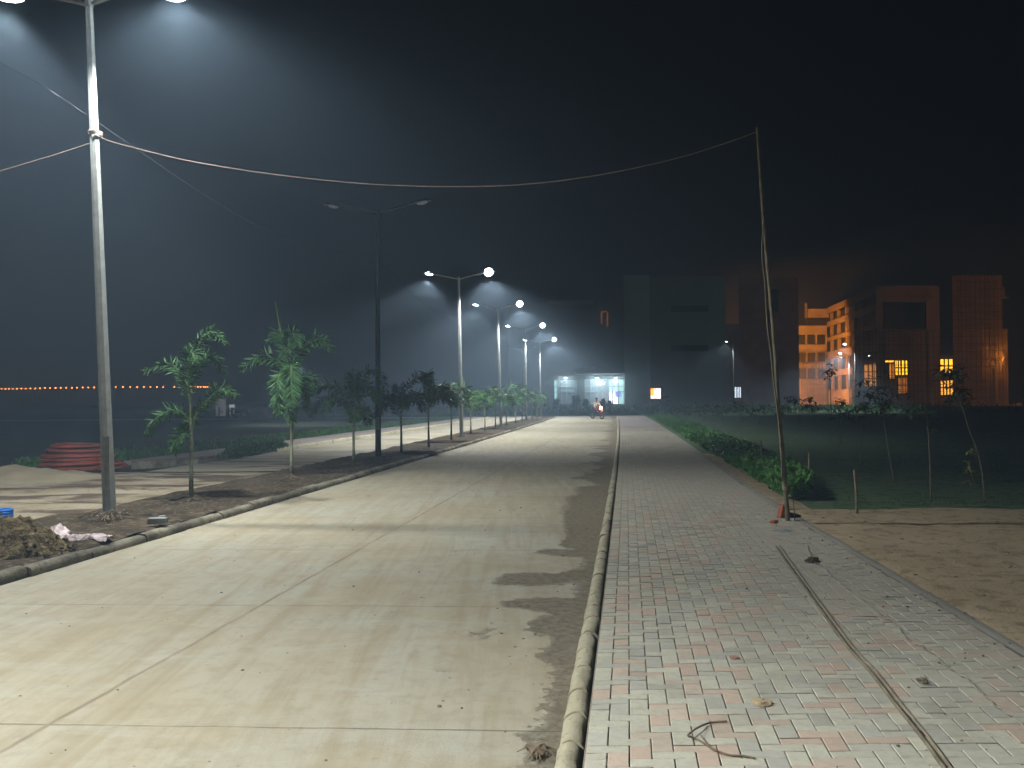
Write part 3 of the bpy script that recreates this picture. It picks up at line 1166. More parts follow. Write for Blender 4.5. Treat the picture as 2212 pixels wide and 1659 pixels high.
palm(G(630, 1030, .12), 'second palm from the left with bright fronds and a tall thin spear', [
    [(0, 0, 2.0), (.05, 0, 2.4), (.2, -.05, 2.66), (.42, -.1, 2.8), (.66, -.1, 2.84), (.86, -.1, 2.6)],
    [(0, 0, 2.0), (-.12, -.1, 2.3), (-.35, -.15, 2.46), (-.63, -.2, 2.48), (-.96, -.2, 2.22)],
    [(0, 0, 2.0), (-.1, .1, 2.5), (-.22, .15, 2.85), (-.36, .2, 3.02), (-.5, .2, 2.85)],
    [(0, 0, 2.0), (-.03, 0, 2.5), (-.02, -.1, 2.85), (.1, -.2, 2.95), (.2, -.3, 2.7)],
    [(0, 0, 2.0), (.1, -.3, 2.3), (.14, -.55, 2.2), (.18, -.65, 1.8), (.2, -.7, 1.5)],
    [(0, 0, 1.9), (-.1, -.3, 2.15), (-.14, -.5, 2.0), (-.14, -.55, 1.6), (-.12, -.55, 1.3)],
    [(0, 0, 1.9), (.15, .2, 2.1), (.32, .3, 2.05), (.42, .3, 1.9)],
    [(0, 0, 1.8), (.12, .1, 1.95), (.28, .1, 1.8), (.3, .1, 1.4)],
    [(0, 0, 1.6), (.02, -.2, 1.8), (.03, -.35, 1.6), (.1, -.4, 1.15)],
], 2.1, [(-.02, 0, 2.0), (-.12, 0, 2.6), (-.26, 0, 3.2), (-.33, 0, 3.62)], 2, 0.25, 46)


def auto_fronds(seed, nf=7, h=1.6, L=1.0):
    h *= 1.05
    L *= 1.05
    r = random.Random(seed)
    out = []
    a0 = r.uniform(0, 6.28)
    for i in range(nf):
        a = a0 + i * 2.399 + r.uniform(-.3, .3)
        ln = L * r.uniform(0.75, 1.15)
        up = r.uniform(0.55, 1.1) * (1.35 if i % 3 == 0 else 0.85)
        hb = h - 0.08 * i * r.uniform(.5, 1.2)
        ca, sa = math.cos(a), math.sin(a)
        out.append([(0, 0, hb), (ca * ln * .22, sa * ln * .22, hb + up * .42), (ca * ln * .52, sa * ln * .52, hb + up * .62),
                    (ca * ln * .85, sa * ln * .85, hb + up * .45), (ca * ln, sa * ln, hb + up * .12)])
    return out


palm_spec = [
    (764, 1000, 'dark palm left of the unlit lamp pole, third in the row', 2.6, 9, 1.5, 1.0),
    (867, 977.5, 'dark palm just right of the unlit lamp pole with a drooping low frond', 2.45, 8, 1.4, .95),
    (926, 965.5, 'dark palm with an arching frond, second right of the unlit lamp pole', 2.25, 7, 1.5, .8),
    (975, 950, 'palm just left of the second nearest lit street lamp', 2.65, 8, 1.55, .95),
    (1017, 937, 'palm just right of the second nearest lit street lamp', 2.45, 8, 1.5, 1.0),
    (1047.5, 930.5, 'pale green palm midway between the second and third nearest lit lamps', 2.6, 8, 1.5, 1.0),
    (1070.5, 924, 'palm just left of the third nearest lit street lamp', 2.6, 8, 1.5, 1.0),
    (1094, 918, 'palm just right of the third nearest lit street lamp', 2.55, 8, 1.5, 1.0),
    (1114, 914, 'palm left of the fourth nearest lit street lamp', 2.5, 8, 1.5, 1.0),
    (1128, 910.5, 'palm touching the fourth nearest lit street lamp on its left', 2.5, 8, 1.5, 1.0),
    (1149, 906.5, 'palm right of the fourth nearest lit street lamp', 2.5, 8, 1.5, 1.0),
    (1160, 904, 'last palm of the row, beside the end street lamp', 2.5, 8, 1.5, 1.0),
]
for i, (px, py, lb, hh, nf, th, L) in enumerate(palm_spec):
    b_ = G(px, py, .12)
    n_ = 30 if i < 4 else 22
    palm(b_, lb, auto_fronds(100 + i * 3, nf, th, L), th + 0.1, None, 20 + i, 0.26 if i < 4 else 0.3, n_, scale=1.0)

# ------------------------------------------------------------------ bamboo pole
bD = G(1701, 1128, .08).y
main = [(1701, 1130), (1701, 1106), (1695, 1040), (1691, 986), (1681, 870), (1676, 786), (1669, 697), (1660, 599), (1650, 486), (1643, 388), (1638, 320), (1635, 275)]
root = thing('bamboo_pole', G(1701, 1128, .08), 'tall leaning bamboo pole standing at the walkway edge', 'pole')
loc = root.location


def rel(px, py, D, o=Vector((0, 0, 0))):
    return AT(px, py, D) - loc + o


k = MB()
p = spline([rel(x, y, bD) for x, y in main], 5)
rad = []
for i in range(len(p)):
    t = i / (len(p) - 1)
    r_ = 0.031 - 0.015 * t
    rad.append(r_ * (1.14 if i % 4 == 0 else 1.0))
k.tube(p, rad, 9)
k.build('cane', M['bamboo'], root, smooth=True)
sec = [(1690, 1040), (1687, 960), (1679, 886), (1671, 820), (1664, 753), (1657, 697), (1652.5, 610), (1646, 553), (1648, 500), (1650, 470)]
k = MB()
p = spline([rel(x, y, bD - 0.03) for x, y in sec], 5)
k.tube(p, [0.012 - 0.004 * i / len(p) for i in range(len(p))], 7)
k.build('thin_cane', M['bamboo'], root, smooth=True)
k = MB()
tc_ = rel(1697.5, 1054, bD)
for i in range(4):
    k.torus((tc_.x, tc_.y, tc_.z + 0.012 * (i - 2)), 0.038, 0.007, 'z', 14, 6)
k.tube([tc_ + Vector((.03, -.02, 0)), tc_ + Vector((.06, -.03, .05)), tc_ + Vector((.075, -.02, .03))], 0.008, 5)
k.build('tie', M['wire_tan'], root, smooth=True)
k = MB()
k.tube(spline([rel(1702, 1052, bD), rel(1709, 1062, bD), rel(1714, 1085, bD), rel(1716, 1110, bD), rel(1717, 1130, bD)], 5), 0.006, 6)
k.build('string', M['wire_tan'], root, smooth=True)

k = MB()
k.box(-0.055, 0.055, -0.04, 0.04, 0, 0.2)
bb = k.build('brick', M['brick'], bevel=0.008)
bb.location = G(1688, 1123, .07)
bb.rotation_euler = (0.12, 0.15, 0.4)
tag(bb, 'orange brick standing on end left of the bamboo pole foot', 'brick')
k = MB()
k.box(-0.11, 0.11, -0.055, 0.055, 0, 0.075)
bb = k.build('brick', M['brick_dark'], bevel=0.008)
bb.location = G(1708, 1120, .08)
bb.rotation_euler = (0.1, 0.2, 0.2)
tag(bb, 'dark brick lying behind the bamboo pole foot', 'brick')

# ------------------------------------------------------------------ rods and cable on the walkway
def on_walk(pts, z=0.105):
    return [G(x, y, z) for x, y in pts]


rodp = [(1677, 1181), (1700, 1215), (1745, 1278), (1768, 1310), (1830, 1395), (1880, 1450), (1930, 1515), (1990, 1590), (2035, 1652), (2080, 1715)]
k = MB()
k.tube(spline(on_walk(rodp, 0.112), 4), 0.0105, 7)
tag(k.build('bamboo_rod', M['bamboo'], smooth=True), 'long thin bamboo rod lying on the pavers, left of the two', 'rod', 'pair of rods lying on the walkway')
k = MB()
k.tube(spline(on_walk([(x + 7 + 0.014 * (y - 1181), y - 2) for x, y in rodp], 0.11), 4), 0.007, 7)
tag(k.build('bamboo_rod', M['stick'], smooth=True), 'long thin bamboo rod lying on the pavers, right of the two', 'rod', 'pair of rods lying on the walkway')
cb = [(800, 210), (828, 270), (850, 320), (920, 360), (950, 400), (1000, 440), (1060, 490), (1110, 520), (1160, 560), (1230, 615), (1300, 680), (1370, 715), (1430, 790), (1480, 840), (1550, 870), (1650, 940), (1700, 990), (1760, 1030), (1840, 1075), (1900, 1130), (1970, 1200), (2050, 1270), (2130, 1320), (2212, 1390), (2300, 1470)]
k = MB()
cp = spline([G(x / 3 + 1474.7, y / 3 + 1106, 0.112) for x, y in cb], 6)
k.tube([p_ + Vector((0.004 * math.sin(i * 1.3), 0.003 * math.cos(i * 2.1), 0.003 * math.sin(i))) for i, p_ in enumerate(cp)], 0.0045, 6)
tag(k.build('ground_cable', plain('pale_cable', (0.3, 0.28, 0.22), 0.8, 0, 0.6, 14), smooth=True), 'pale twisted cable lying along the dusty side of the walkway', 'cable')
k = MB()
mp_ = G(845 / 3 + 1474.7, 325 / 3 + 1106, 0.1)
for i in range(5):
    k.ball((mp_.x + rng.uniform(-.05, .05), mp_.y + rng.uniform(-.04, .04), 0.11), (rng.uniform(.03, .055), rng.uniform(.03, .05), rng.uniform(.02, .04)), 9, 6, 0.5, seed=i)
tag(k.build('mortar_lump', M['earth'], smooth=False), 'grey lump of mortar sitting on the pale cable', 'mortar')
# thin wire twist near the bottom
k = MB()
tw = [(285, 1355), (180, 1365), (100, 1395), (50, 1430), (35, 1450), (90, 1470), (160, 1510), (230, 1550), (310, 1575), (390, 1580), (470, 1595)]
k.tube(spline([G(x / 3 + 1474.7, y / 3 + 1106, 0.108 + (0.02 if i in (2, 3, 4) else 0)) for i, (x, y) in enumerate(tw)], 6), 0.005, 5)
k.tube(spline([G(x / 3 + 1474.7, y / 3 + 1106, 0.112) for x, y in [(120, 1450), (150, 1490), (190, 1535), (230, 1550)]], 5), 0.004, 5)
tag(k.build('loose_wire', M['root'], smooth=True), 'loose bent wire lying on the pavers near the kerb', 'wire')


def lump(name, px, py, z, r, mt, label, cat, seed=0, flat=0.5):
    k = MB()
    c = G(px, py, z)
    k.ball((0, 0, r * flat * 0.5), (r, r * .8, r * flat), 10, 6, 0.35, seed=seed)
    o = k.build(name, mt)
    o.location = c
    return tag(o, label, cat)


lump('stone', 1993, 1474, 0.105, 0.03, M['pebble'], 'small round stone on the pavers right of the rods', 'stone', 3, 0.6)
lump('brick_chip', 1586, 1421, 0.104, 0.03, M['brick_dull'], 'red brick chip lying on a paver', 'brick chip', 5, 0.35)
lump('brick_chip', 1672, 1129, 0.105, 0.05, M['brick'], 'orange brick chip on the walkway edge left of the bamboo pole', 'brick chip', 6, 0.5)
lump('dung', 1645, 1520, 0.1, 0.06, M['sand'], 'brown clod crumbled on the pavers', 'clod', 7, 0.2)
dh = G(1690, 1147, .1)

# pebbles and clods
k = MB()
pr2 = random.Random(5)
for i in range(420):
    y = 3.0 + 22 * pr2.random() ** 1.5
    u_ = pr2.uniform(0.1, 5.3) if i % 2 else 5.4 * pr2.random() ** 2.5
    r_ = pr2.uniform(0.002, 0.007) * (2.0 if pr2.random() < .06 else 1)
    k.ball((Xk(y) - u_, y, r_ * .3), (r_ * pr2.uniform(1, 1.7), r_, r_ * .7), 6, 4, 0.3, seed=i)
tag(k.build('road_grit', M['pebble']), kind='stuff')
k = MB()
for i in range(150):
    y = 3.0 + 10 * pr2.random() ** 1.3
    e = 1.6 * pr2.random() ** 1.6
    r_ = pr2.uniform(0.003, 0.008)
    k.ball((xe(y) - e, y, 0.103 + r_ * .3), (r_ * pr2.uniform(1, 1.7), r_, r_ * .7), 6, 4, 0.3, seed=i)
for i in range(190):
    y = 3.6 + 9 * pr2.random() ** 1.2
    x = xe(y) + 7 * pr2.random() ** 1.3
    r_ = pr2.uniform(0.004, 0.013)
    k.ball((x, y, sandz(x, y) + r_ * .2), (r_ * pr2.uniform(1, 2), r_, r_ * .7), 6, 4, 0.3, seed=i)
tag(k.build('sand_crumbs', M['pebble']), kind='stuff')
for (zx, zy, r_, lb) in ((1270, 1570, .07, 'dry clod on the silt near the bottom edge of the road'), ):
    q = (zx / 3 + 737.3, zy / 3 + 1106)
    c = G(*q, 0.01)
    k = MB()
    k.ball((0, 0, .02), (.055, .035, .03), 10, 6, .5, seed=3)
    for i in range(9):
        a = rng.uniform(0, 6.28)
        k.tube([(0, 0, .02), (math.cos(a) * .05, math.sin(a) * .05, .03), (math.cos(a) * .1, math.sin(a) * .07, .005)], .003, 4)
    o = k.build('root_clod', M['root'])
    o.location = c
    tag(o, lb, 'clod')

# ------------------------------------------------------------------ left foreground: heap, sack, hose, block, roots
def heap(name, c, rx, ry, h, mt, label, cat, seed=0, jag=0.35, n=46):
    k = MB()
    for j in range(n + 1):
        for i in range(n + 1):
            x = (i / n * 2 - 1)
            y = (j / n * 2 - 1)
            r_ = math.hypot(x, y)
            a = max(0, 1 - r_) ** 0.9
            z = h * a * (1 + jag * fbm(x * rx, y * ry, 3.0 / max(rx, .6), 4, seed)) + h * 0.28 * jag * fbm(x * rx, y * ry, 9.0, 3, seed) * (a > 0) - 0.12 * (r_ > 0.97)
            k.v.append((x * rx, y * ry, z - 0.02))
    for j in range(n):
        for i in range(n):
            a = j * (n + 1) + i
            k.f.append((a, a + 1, a + n + 2, a + n + 1))
    o = k.build(name, mt, smooth=True)
    o.location = c
    return tag(o, label, cat)


hc = G(22, 1192, 0.1)
heap('soil_heap', (hc.x, hc.y, 0.1), 0.62, 0.6, 0.42, M['earth'], 'heap of clodded brown soil beside the left kerb', 'soil heap', 2.0, .55, 60)
k = MB()
for i in range(170):
    a = rng.uniform(0, 6.28)
    t = rng.random() ** .7
    x, y = math.cos(a) * t * .68, math.sin(a) * t * .62
    r_ = rng.uniform(.006, .022)
    k.ball((hc.x + x, hc.y + y, .1 + .36 * max(0, 1 - t) + .01), (r_ * 1.2, r_, r_ * .8), 7, 5, .5, seed=i)
tag(k.build('soil_clods', M['earth']), kind='stuff')
sd = G(20, 1045, 0.03)
heap('sand_heap', (sd.x - .6, sd.y + 1.2, 0.0), 2.4, 1.3, 0.34, M['sand_pile'], 'low pale sand heap at the left edge', 'sand heap', 4.0, .5)
tm = G(413, 1080, .1)
for i, (px, py) in enumerate(((413, 1080), (630, 1034), (764, 1003))):
    c = G(px, py, .1)
    heap('soil_mound', (c.x, c.y, 0.09), 0.36, 0.28, 0.12, M['soil'], ['sandy mound at the foot of the leftmost palm', 'sandy mound at the foot of the second palm', 'small mound at the foot of the third palm'][i], 'soil mound', i, .6, 24)
c = G(235, 1128, .1)
heap('soil_mound', (c.x, c.y, 0.08), 0.42, 0.35, 0.16, M['soil'], 'dug soil round the foot of the nearest lamp pole', 'soil mound', 9, .9, 28)
k = MB()
for i in range(26):
    a = rng.uniform(0, 6.28)
    L = rng.uniform(.1, .38)
    b0_ = Vector((math.cos(a) * .12, math.sin(a) * .1, .1))
    k.tube(spline([b0_, b0_ + Vector((math.cos(a) * L * .5, math.sin(a) * L * .4, rng.uniform(-.02, .06))), b0_ + Vector((math.cos(a) * L, math.sin(a) * L * .7, -.04))], 3), .006, 5)
o = k.build('dry_roots', M['root'])
o.location = (c.x, c.y, 0.1)
tag(o, 'tangle of dry roots around the foot of the nearest lamp pole', 'roots')

heap('dust_heap', (dh.x, dh.y, .108), .2, .13, .035, M['block'], 'low grey dust heap on the walkway near the bamboo pole', 'dust heap', 8, 1.2, 20)
# sack (crumpled cloth)
root_pts = [G(x / 3, y / 3 + 1106, .13) for x, y in ((330, 150), (380, 130), (430, 175), (500, 180), (600, 165), (715, 180))]
k = MB()
n1, n2 = 40, 12
for i in range(n1 + 1):
    t = i / n1 * (len(root_pts) - 1)
    a = min(int(t), len(root_pts) - 2)
    q = root_pts[a].lerp(root_pts[a + 1], t - a)
    wd = 0.10 + 0.07 * fbm(i * .2, 1, 1, 2, 3) + (0.09 if i < 12 else 0)
    for j in range(n2 + 1):
        s_ = j / n2 * 2 - 1
        zz = 0.045 * (1 - s_ * s_) + 0.06 * abs(fbm(i * .33, j * .5, 1.0, 3, 7)) + (0.05 if 2 < i < 11 else 0) * (1 - s_ * s_)
        k.v.append((q.x + 0.03 * fbm(i * .4, j * .4, 1, 2, 1), q.y + s_ * wd, .12 + zz))
for i in range(n1):
    for j in range(n2):
        a = i * (n2 + 1) + j
        k.f.append((a, a + 1, a + n2 + 2, a + n2 + 1))
o = k.build('crumpled_sack', M['cloth'])
sm = o.modifiers.new('s', 'SOLIDIFY')
sm.thickness = .006
tag(o, 'crumpled pink and white sack lying by the left kerb', 'sack')

c = G(2, 1128, .05)
k = MB()
for i in range(4):
    k.torus((0.01 * i, 0, .03 + .035 * i), .15 - .008 * i, .02, 'z', 24, 8)
o = k.build('blue_hose_coil', M['blue'], smooth=True)
o.location = (c.x - .02, c.y, .08)
tag(o, 'blue hose coil cut off by the left edge of the view', 'hose')
k = MB()
k.box(-.12, .12, -.08, .08, 0, .03)
k.box(-.02, .2, -.05, .09, .031, .055)
o = k.build('timber_offcut', M['stick'], bevel=.006)
o.location = G(35, 1140, .08)
o.rotation_euler = (0, .1, .5)
tag(o, 'timber offcuts beside the blue hose coil', 'timber')
k = MB()
k.box(-.115, .115, -.06, .06, 0, .075)
k.box(-.03, .05, .07, .15, 0, .085)
o = k.build('concrete_block', M['block'], bevel=.008)
o.location = G(341, 1131, .14)
o.rotation_euler = (0, 0, .1)
tag(o, 'grey block lying on the median right of the nearest lamp pole', 'block')

# conduit coil: one long pipe wound up
cc = G(175, 1021, 0.02)
k = MB()
pts = []
r3 = random.Random(4)
turns = 34
for lay in range(turns):
    f = lay / turns
    zz = 0.03 + 0.62 * f
    Rr = 0.84 * math.sqrt(1 - (f * .72) ** 2) + .035 * math.sin(lay * 2.7) + r3.uniform(-.05, .05)
    ox, oy = 0.02 * math.sin(lay * 1.7) + .08 * f, 0.06 * math.cos(lay * 1.1)
    tilt = 0.022 * math.sin(lay * .9) + r3.uniform(-.012, .012)
    for q in range(28):
        a = 2 * math.pi * q / 28
        pts.append((ox + Rr * math.cos(a), oy + Rr * .9 * math.sin(a), zz + (0.66 / turns) * q / 28 + tilt * math.cos(a) * (1 if lay > 1 else 0)))
k.tube(pts, 0.019, 6)
pts = []
for lay in range(5):
    f = lay / 7
    for q in range(24):
        a = 2 * math.pi * q / 24
        rr = .5 + .05 * math.sin(lay * 2.2)
        pts.append((.62 + rr * math.cos(a) + .05 * math.sin(lay), .1 + rr * math.sin(a), .03 + .03 * lay + .03 * q / 24 + .02 * math.sin(a * 2 + lay)))
k.tube(pts, 0.023, 6)
o = k.build('pipe_coil', M['pipe'], smooth=True)
o.location = (AT(166, 1015, cc.y + .9).x, cc.y + .9, 0.0)
tag(o, 'large pile of coiled red conduit pipe behind the nearest lamp pole', 'pipe coil')
# low hedge clump left
pts = []
for _ in range(3800):
    t = rng.random()
    a = G(478, 997, 0).lerp(G(598, 976, 0), t)
    w_ = rng.uniform(-1, 1)
    hgt = .42 * (1 - w_ * w_ * .6) * (0.75 + .3 * fbm(t * 9, 0, 1, 3))
    pts.append((a.x + w_ * .1, a.y + .55 + w_ * .55, .02 + hgt * rng.random() ** .5))
lh = leaves('hedge_clump', pts, M['hedge_left'], (0.05, 0.1), 0.3)
tag(lh, 'short clipped green hedge beyond the first two palms', 'hedge')
# curved kerb wall where the left walkway begins
k = MB()
lp = [G(283, 1010, 0), G(360, 1006, 0), G(430, 1001, 0), G(466, 996, 0)]
sp_ = spline(lp, 4)
for a, b_ in zip(sp_[:-1], sp_[1:]):
    st = len(k.v)
    for q in (a, b_):
        k.v += [(q.x, q.y, -.05), (q.x, q.y, .15), (q.x + .02, q.y + .28, .17), (q.x + .02, q.y + .3, -.05)]
    for j in range(3):
        k.f.append((st + j, st + 4 + j, st + 5 + j, st + 1 + j))
o = k.build('kerb_stub', M['kerb_dirty'])
o['kind'] = 'structure'

# ------------------------------------------------------------------ saplings and stakes on the right lawn
def sapling(stem, D, crowns, label, leafm='leaf_dark', r0=0.014, group='saplings staked out on the lawn', Lr=(.1, .2), z0=None):
    pts_ = [AT(x, y, D) for x, y in stem]
    base = pts_[0]
    root = thing('sapling', base, label, 'sapling', group)
    k = MB()
    p = spline([q - base for q in pts_], 5)
    k.tube(p, [r0 * (1 - .6 * i / len(p)) for i in range(len(p))], 7)
    tips = []
    for (cx, cy, rx, ry, n, sy) in crowns:
        c = AT(cx, cy, D) - base
        k.tube(spline([p[int(len(p) * .75)], p[int(len(p) * .75)].lerp(c, .5) + Vector((0, .02, .02)), c], 4), r0 * .45, 5)
    k.build('stem', M['twig'], root, smooth=True)
    k = MB()
    s_ = D / F
    for (cx, cy, rx, ry, n, sy) in crowns:
        c = AT(cx, cy, D) - base
        for i in range(n):
            a, b_ = rng.gauss(0, .5), rng.gauss(0, .5)
            q = c + Vector((a * rx * s_, rng.gauss(0, .4) * rx * s_, b_ * ry * s_))
            # whorls of drooping lance leaves
            m_ = rng.randint(3, 6)
            a0 = rng.uniform(0, 6.28)
            for j in range(m_):
                g_ = a0 + j * 6.28 / m_
                L = rng.uniform(*Lr)
                k.leaf(q, (math.cos(g_), math.sin(g_), rng.uniform(-.9, .3)), L, L * .16, up=Vector((0, 0, 1)))
    k.build('foliage', M[leafm], root)
    return root


sapling([(1933, 1043), (1921, 985), (1915, 945), (1909, 905), (1903, 870)], 15.2, [(1895, 852, 42, 28, 34, 0), (1862, 880, 25, 14, 10, 0), (1915, 875, 24, 18, 12, 0)], 'sapling with a broad dark crown before the lower orange windows')
sapling([(2011, 1086), (2009, 1000), (2005, 930), (2002, 905), (1997, 885)], 13.2, [(1970, 888, 20, 9, 8, 0), (1998, 880, 14, 12, 6, 0), (2014, 925, 8, 5, 2, 0)], 'thin forked sapling between the broad-crowned one and the leaning one')
sapling([(2129, 1096), (2121, 1015), (2108, 965), (2095, 933), (2078, 875), (2068, 835)], 12.9, [(2063, 815, 22, 24, 20, 0), (2078, 850, 26, 20, 16, 0), (2052, 800, 14, 12, 8, 0)], 'tall leaning sapling in front of the scaffolded tower')
sapling([(2113, 1060), (2100, 1030), (2096, 1005), (2094, 975)], 13.6, [(2096, 985, 8, 16, 5, 0), (2094, 1010, 6, 12, 4, 0), (2089, 1040, 3, 5, 1, 0)], 'small bent sapling with yellowing leaves beside the leaning one', 'leaf_yellow', 0.007, Lr=(.07, .14))
sapling([(1861, 1006), (1861, 960), (1864, 912)], 19, [(1852, 906, 20, 10, 6, 0)], 'thin sapling behind the short bare stake')
sapling([(1807, 1003), (1812, 970), (1818, 945), (1822, 915)], 19, [(1818, 890, 26, 16, 14, 0), (1808, 870, 18, 14, 8, 0)], 'thin sapling with a leafy top just right of the bamboo pole')
sapling([(1797, 908), (1795, 870), (1793, 830), (1791, 790)], 50, [(1792, 800, 11, 20, 12, 0)], 'slim upright far sapling against the orange facade', Lr=(.25, .45), r0=.03)
for (x, y, t, D, lb) in ((1719, 922, 862, 42, 'far sapling behind the bamboo pole'), (1752, 920, 868, 40, 'far sapling just right of the bamboo pole'), (1690, 925, 880, 38, 'far sapling just left of the bamboo pole'),
                         (1640, 918, 880, 46, 'far sapling below the plain tower'), (1600, 915, 878, 50, 'far sapling below the white lit window'), (1560, 912, 880, 55, 'far sapling left of the white lit window'),
                         (1520, 909, 878, 58, 'far sapling near the walkway end, right of the orange-lit window'), (1486, 906, 882, 64, 'far sapling nearest the walkway end')):
    sapling([(x, y), (x + 1, (y + t) / 2), (x, t + 8)], D, [(x, t, 20, 12, 12, 0), (x - 8, t + 10, 12, 8, 5, 0)], lb, Lr=(.2, .4), r0=.022)


def stake(px, py, tx, ty, r_, label):
    b_ = G(px, py, .04)
    t_ = AT(tx, ty, b_.y)
    k = MB()
    mid = b_.lerp(t_, .5) + Vector((.012, 0, 0))
    p = spline([Vector((0, 0, -.05)), mid - b_, t_ - b_], 4)
    k.tube(p, [r_ * (1.1 - .25 * i / len(p)) for i in range(len(p))], 7)
    o = k.build('stake', M['stick'], smooth=True)
    o.location = b_
    return tag(o, label, 'stake', 'bare stakes on the lawn')


stake(1851, 1113, 1845, 1016, .019, 'short bare stake on the sand edge right of the bamboo pole')
stake(1575, 974, 1574, 942, .03, 'dark stake in the lit lawn patch, left of two')
stake(1645, 1006, 1643, 952, .03, 'dark stake in the lit lawn patch, right of two')
stake(1746, 1061, 1747, 978, .016, 'pale stake just right of the bamboo pole')

# ------------------------------------------------------------------ buildings
def bbox_px(k, x0, x1, yt, yb, Y0, Y1):
    a = AT(x0, yb, Y0)
    b_ = AT(x1, yt, Y0)
    k.box(a.x, b_.x, Y0, Y1, a.z, b_.z)


def window(parent, x0, x1, yt, yb, Y, em, fr='frame_d', nx=3, nz=2, fw=0.06, loc=Vector((0, 0, 0)), proud=0.0, label=None):
    a = AT(x0, yb, Y)
    b_ = AT(x1, yt, Y)
    k = MB()
    k.quad((a.x, Y, a.z), (b_.x, Y, a.z), (b_.x, Y, b_.z), (a.x, Y, b_.z))
    k.v = [(v[0], v[1] - proud - .02, v[2]) for v in k.v]
    f = MB()
    yy = Y - proud
    f.box(a.x - fw, a.x, yy - .1, yy, a.z - fw, b_.z + fw)
    f.box(b_.x, b_.x + fw, yy - .1, yy, a.z - fw, b_.z + fw)
    f.box(a.x, b_.x, yy - .1, yy, a.z - fw, a.z)
    f.box(a.x, b_.x, yy - .1, yy, b_.z, b_.z + fw)
    for i in range(1, nx):
        x = a.x + (b_.x - a.x) * i / nx
        f.box(x - fw / 2, x + fw / 2, yy - .09, yy - .03, a.z, b_.z)
    for i in range(1, nz):
        z = a.z + (b_.z - a.z) * i / nz
        f.box(a.x, b_.x, yy - .085, yy - .035, z - fw / 2, z + fw / 2)
    wo = f.build('window', M[fr], parent)
    if label:
        wo['label'] = label
    pane = k.build('pane', em, wo)
    return wo


def bldg(label, cat='building', name='building', group=None):
    return thing(name, (0, 0, 0), label, cat, group)


# central glass-fronted building
cbuild = bldg('dark central building with two wide glazed entrance bays')
YC = 118.0


def wall_openings(parent, x0, x1, yt, yb, Y, ops, mt, depth=.3, name='wall'):
    """front wall with rectangular openings (px), built from strips"""
    k = MB()
    xs = sorted(set([x0, x1] + [o[0] for o in ops] + [o[1] for o in ops]))
    for xa, xb in zip(xs[:-1], xs[1:]):
        cuts = [o for o in ops if o[0] <= xa + .01 and o[1] >= xb - .01]
        y = yt
        for o in sorted(cuts, key=lambda q: q[2]):
            bbox_px(k, xa, xb, y, o[2], Y, Y + depth)
            y = o[3]
        bbox_px(k, xa, xb, y, yb, Y, Y + depth)
    return k.build(name, mt, parent)


wall_openings(cbuild, 1098, 1350, 655, 893, YC, [(1196, 1247.5, 821, 872), (1261.5, 1350, 819.5, 873)], M['wall'])
wall_openings(cbuild, 1350, 1403, 594, 893, YC - 1.2, [], M['wall_light'], name='pier')
k = MB()
bbox_px(k, 1403, 1566, 597, 893, YC, YC + .3)
k.build('wall', M['wall'], cbuild)
k = MB()
a = AT(1098, 655, YC)
k.box(a.x, AT(1350, 655, YC).x, YC + .3, YC + 16, a.z - .4, a.z)
a = AT(1403, 597, YC)
k.box(a.x, AT(1566, 597, YC).x, YC + .3, YC + 16, a.z - .4, a.z)
k.build('roof', M['wall'], cbuild)
k = MB()
bbox_px(k, 1181, 1282, 648, 657, YC - .9, YC - .02)
k.build('parapet', M['wall_light'], cbuild)
k = MB()
bbox_px(k, 1243, 1352, 803.5, 807.5, YC - 3.2, YC - .02)
k.build('canopy', M['wall_light'], cbuild)
k = MB()
bbox_px(k, 1261, 1286, 793, 796, YC - 1.0, YC - .02)
k.build('ledge', M['wall_light'], cbuild)
for yy in (660, 745):
    k = MB()
    bbox_px(k, 1450, 1530, yy, yy + 14, YC - .03, YC)
    k.build('window', M['glass_dark'], cbuild)
# lit glazed bays
dim = emis('dim_interior', (0.34, 0.52, 0.62), 0.07)
teal = emis('teal_interior', (0.42, 0.78, 0.72), 0.9)
whitei = emis('white_interior', (0.93, 0.93, 1.0), 3.6)
blue_i = emis('blue_screen', (0.2, 0.26, 0.9), 1.1)
brown_i = emis('door_interior', (0.5, 0.45, 0.45), 0.22)


def zq(zx, zy):
    return 1124.6 + zx * .1488, 740.6 + zy * .1488


def pq(k, zx0, zx1, zy0, zy1, Y):
    x0, y0_ = zq(zx0, zy0)
    x1, y1_ = zq(zx1, zy1)
    a = AT(x0, y1_, Y)
    b_ = AT(x1, y0_, Y)
    k.quad((a.x, Y, a.z), (b_.x, Y, a.z), (b_.x, Y, b_.z), (a.x, Y, b_.z))


def glazing(parent, zx0, zx1, zy0, zy1, vs, hs, panes, label):
    Y = YC + .12
    k = MB()
    def bar(ax, bx, ay, by):
        x0, y0_ = zq(ax, ay)
        x1, y1_ = zq(bx, by)
        p_ = AT(x0, y1_, Y)
        q_ = AT(x1, y0_, Y)
        k.box(p_.x, q_.x, Y - .08, Y, p_.z, q_.z)
    for v_ in vs:
        bar(v_ - 7, v_ + 7, zy0, zy1)
    ed = sorted(vs)
    for h_ in hs:
        for a_, b_ in zip(ed[:-1], ed[1:]):
            bar(a_ + 7, b_ - 7, h_ - 6.5, h_ + 6.5)
    wo = k.build('window', M['frame_w'], parent)
    wo['label'] = label
    for (a_, b_, c_, d_, mt, dy) in panes:
        k = MB()
        pq(k, a_, b_, c_, d_, YC + .2 + dy)
        k.build('pane', mt, wo)
    return wo


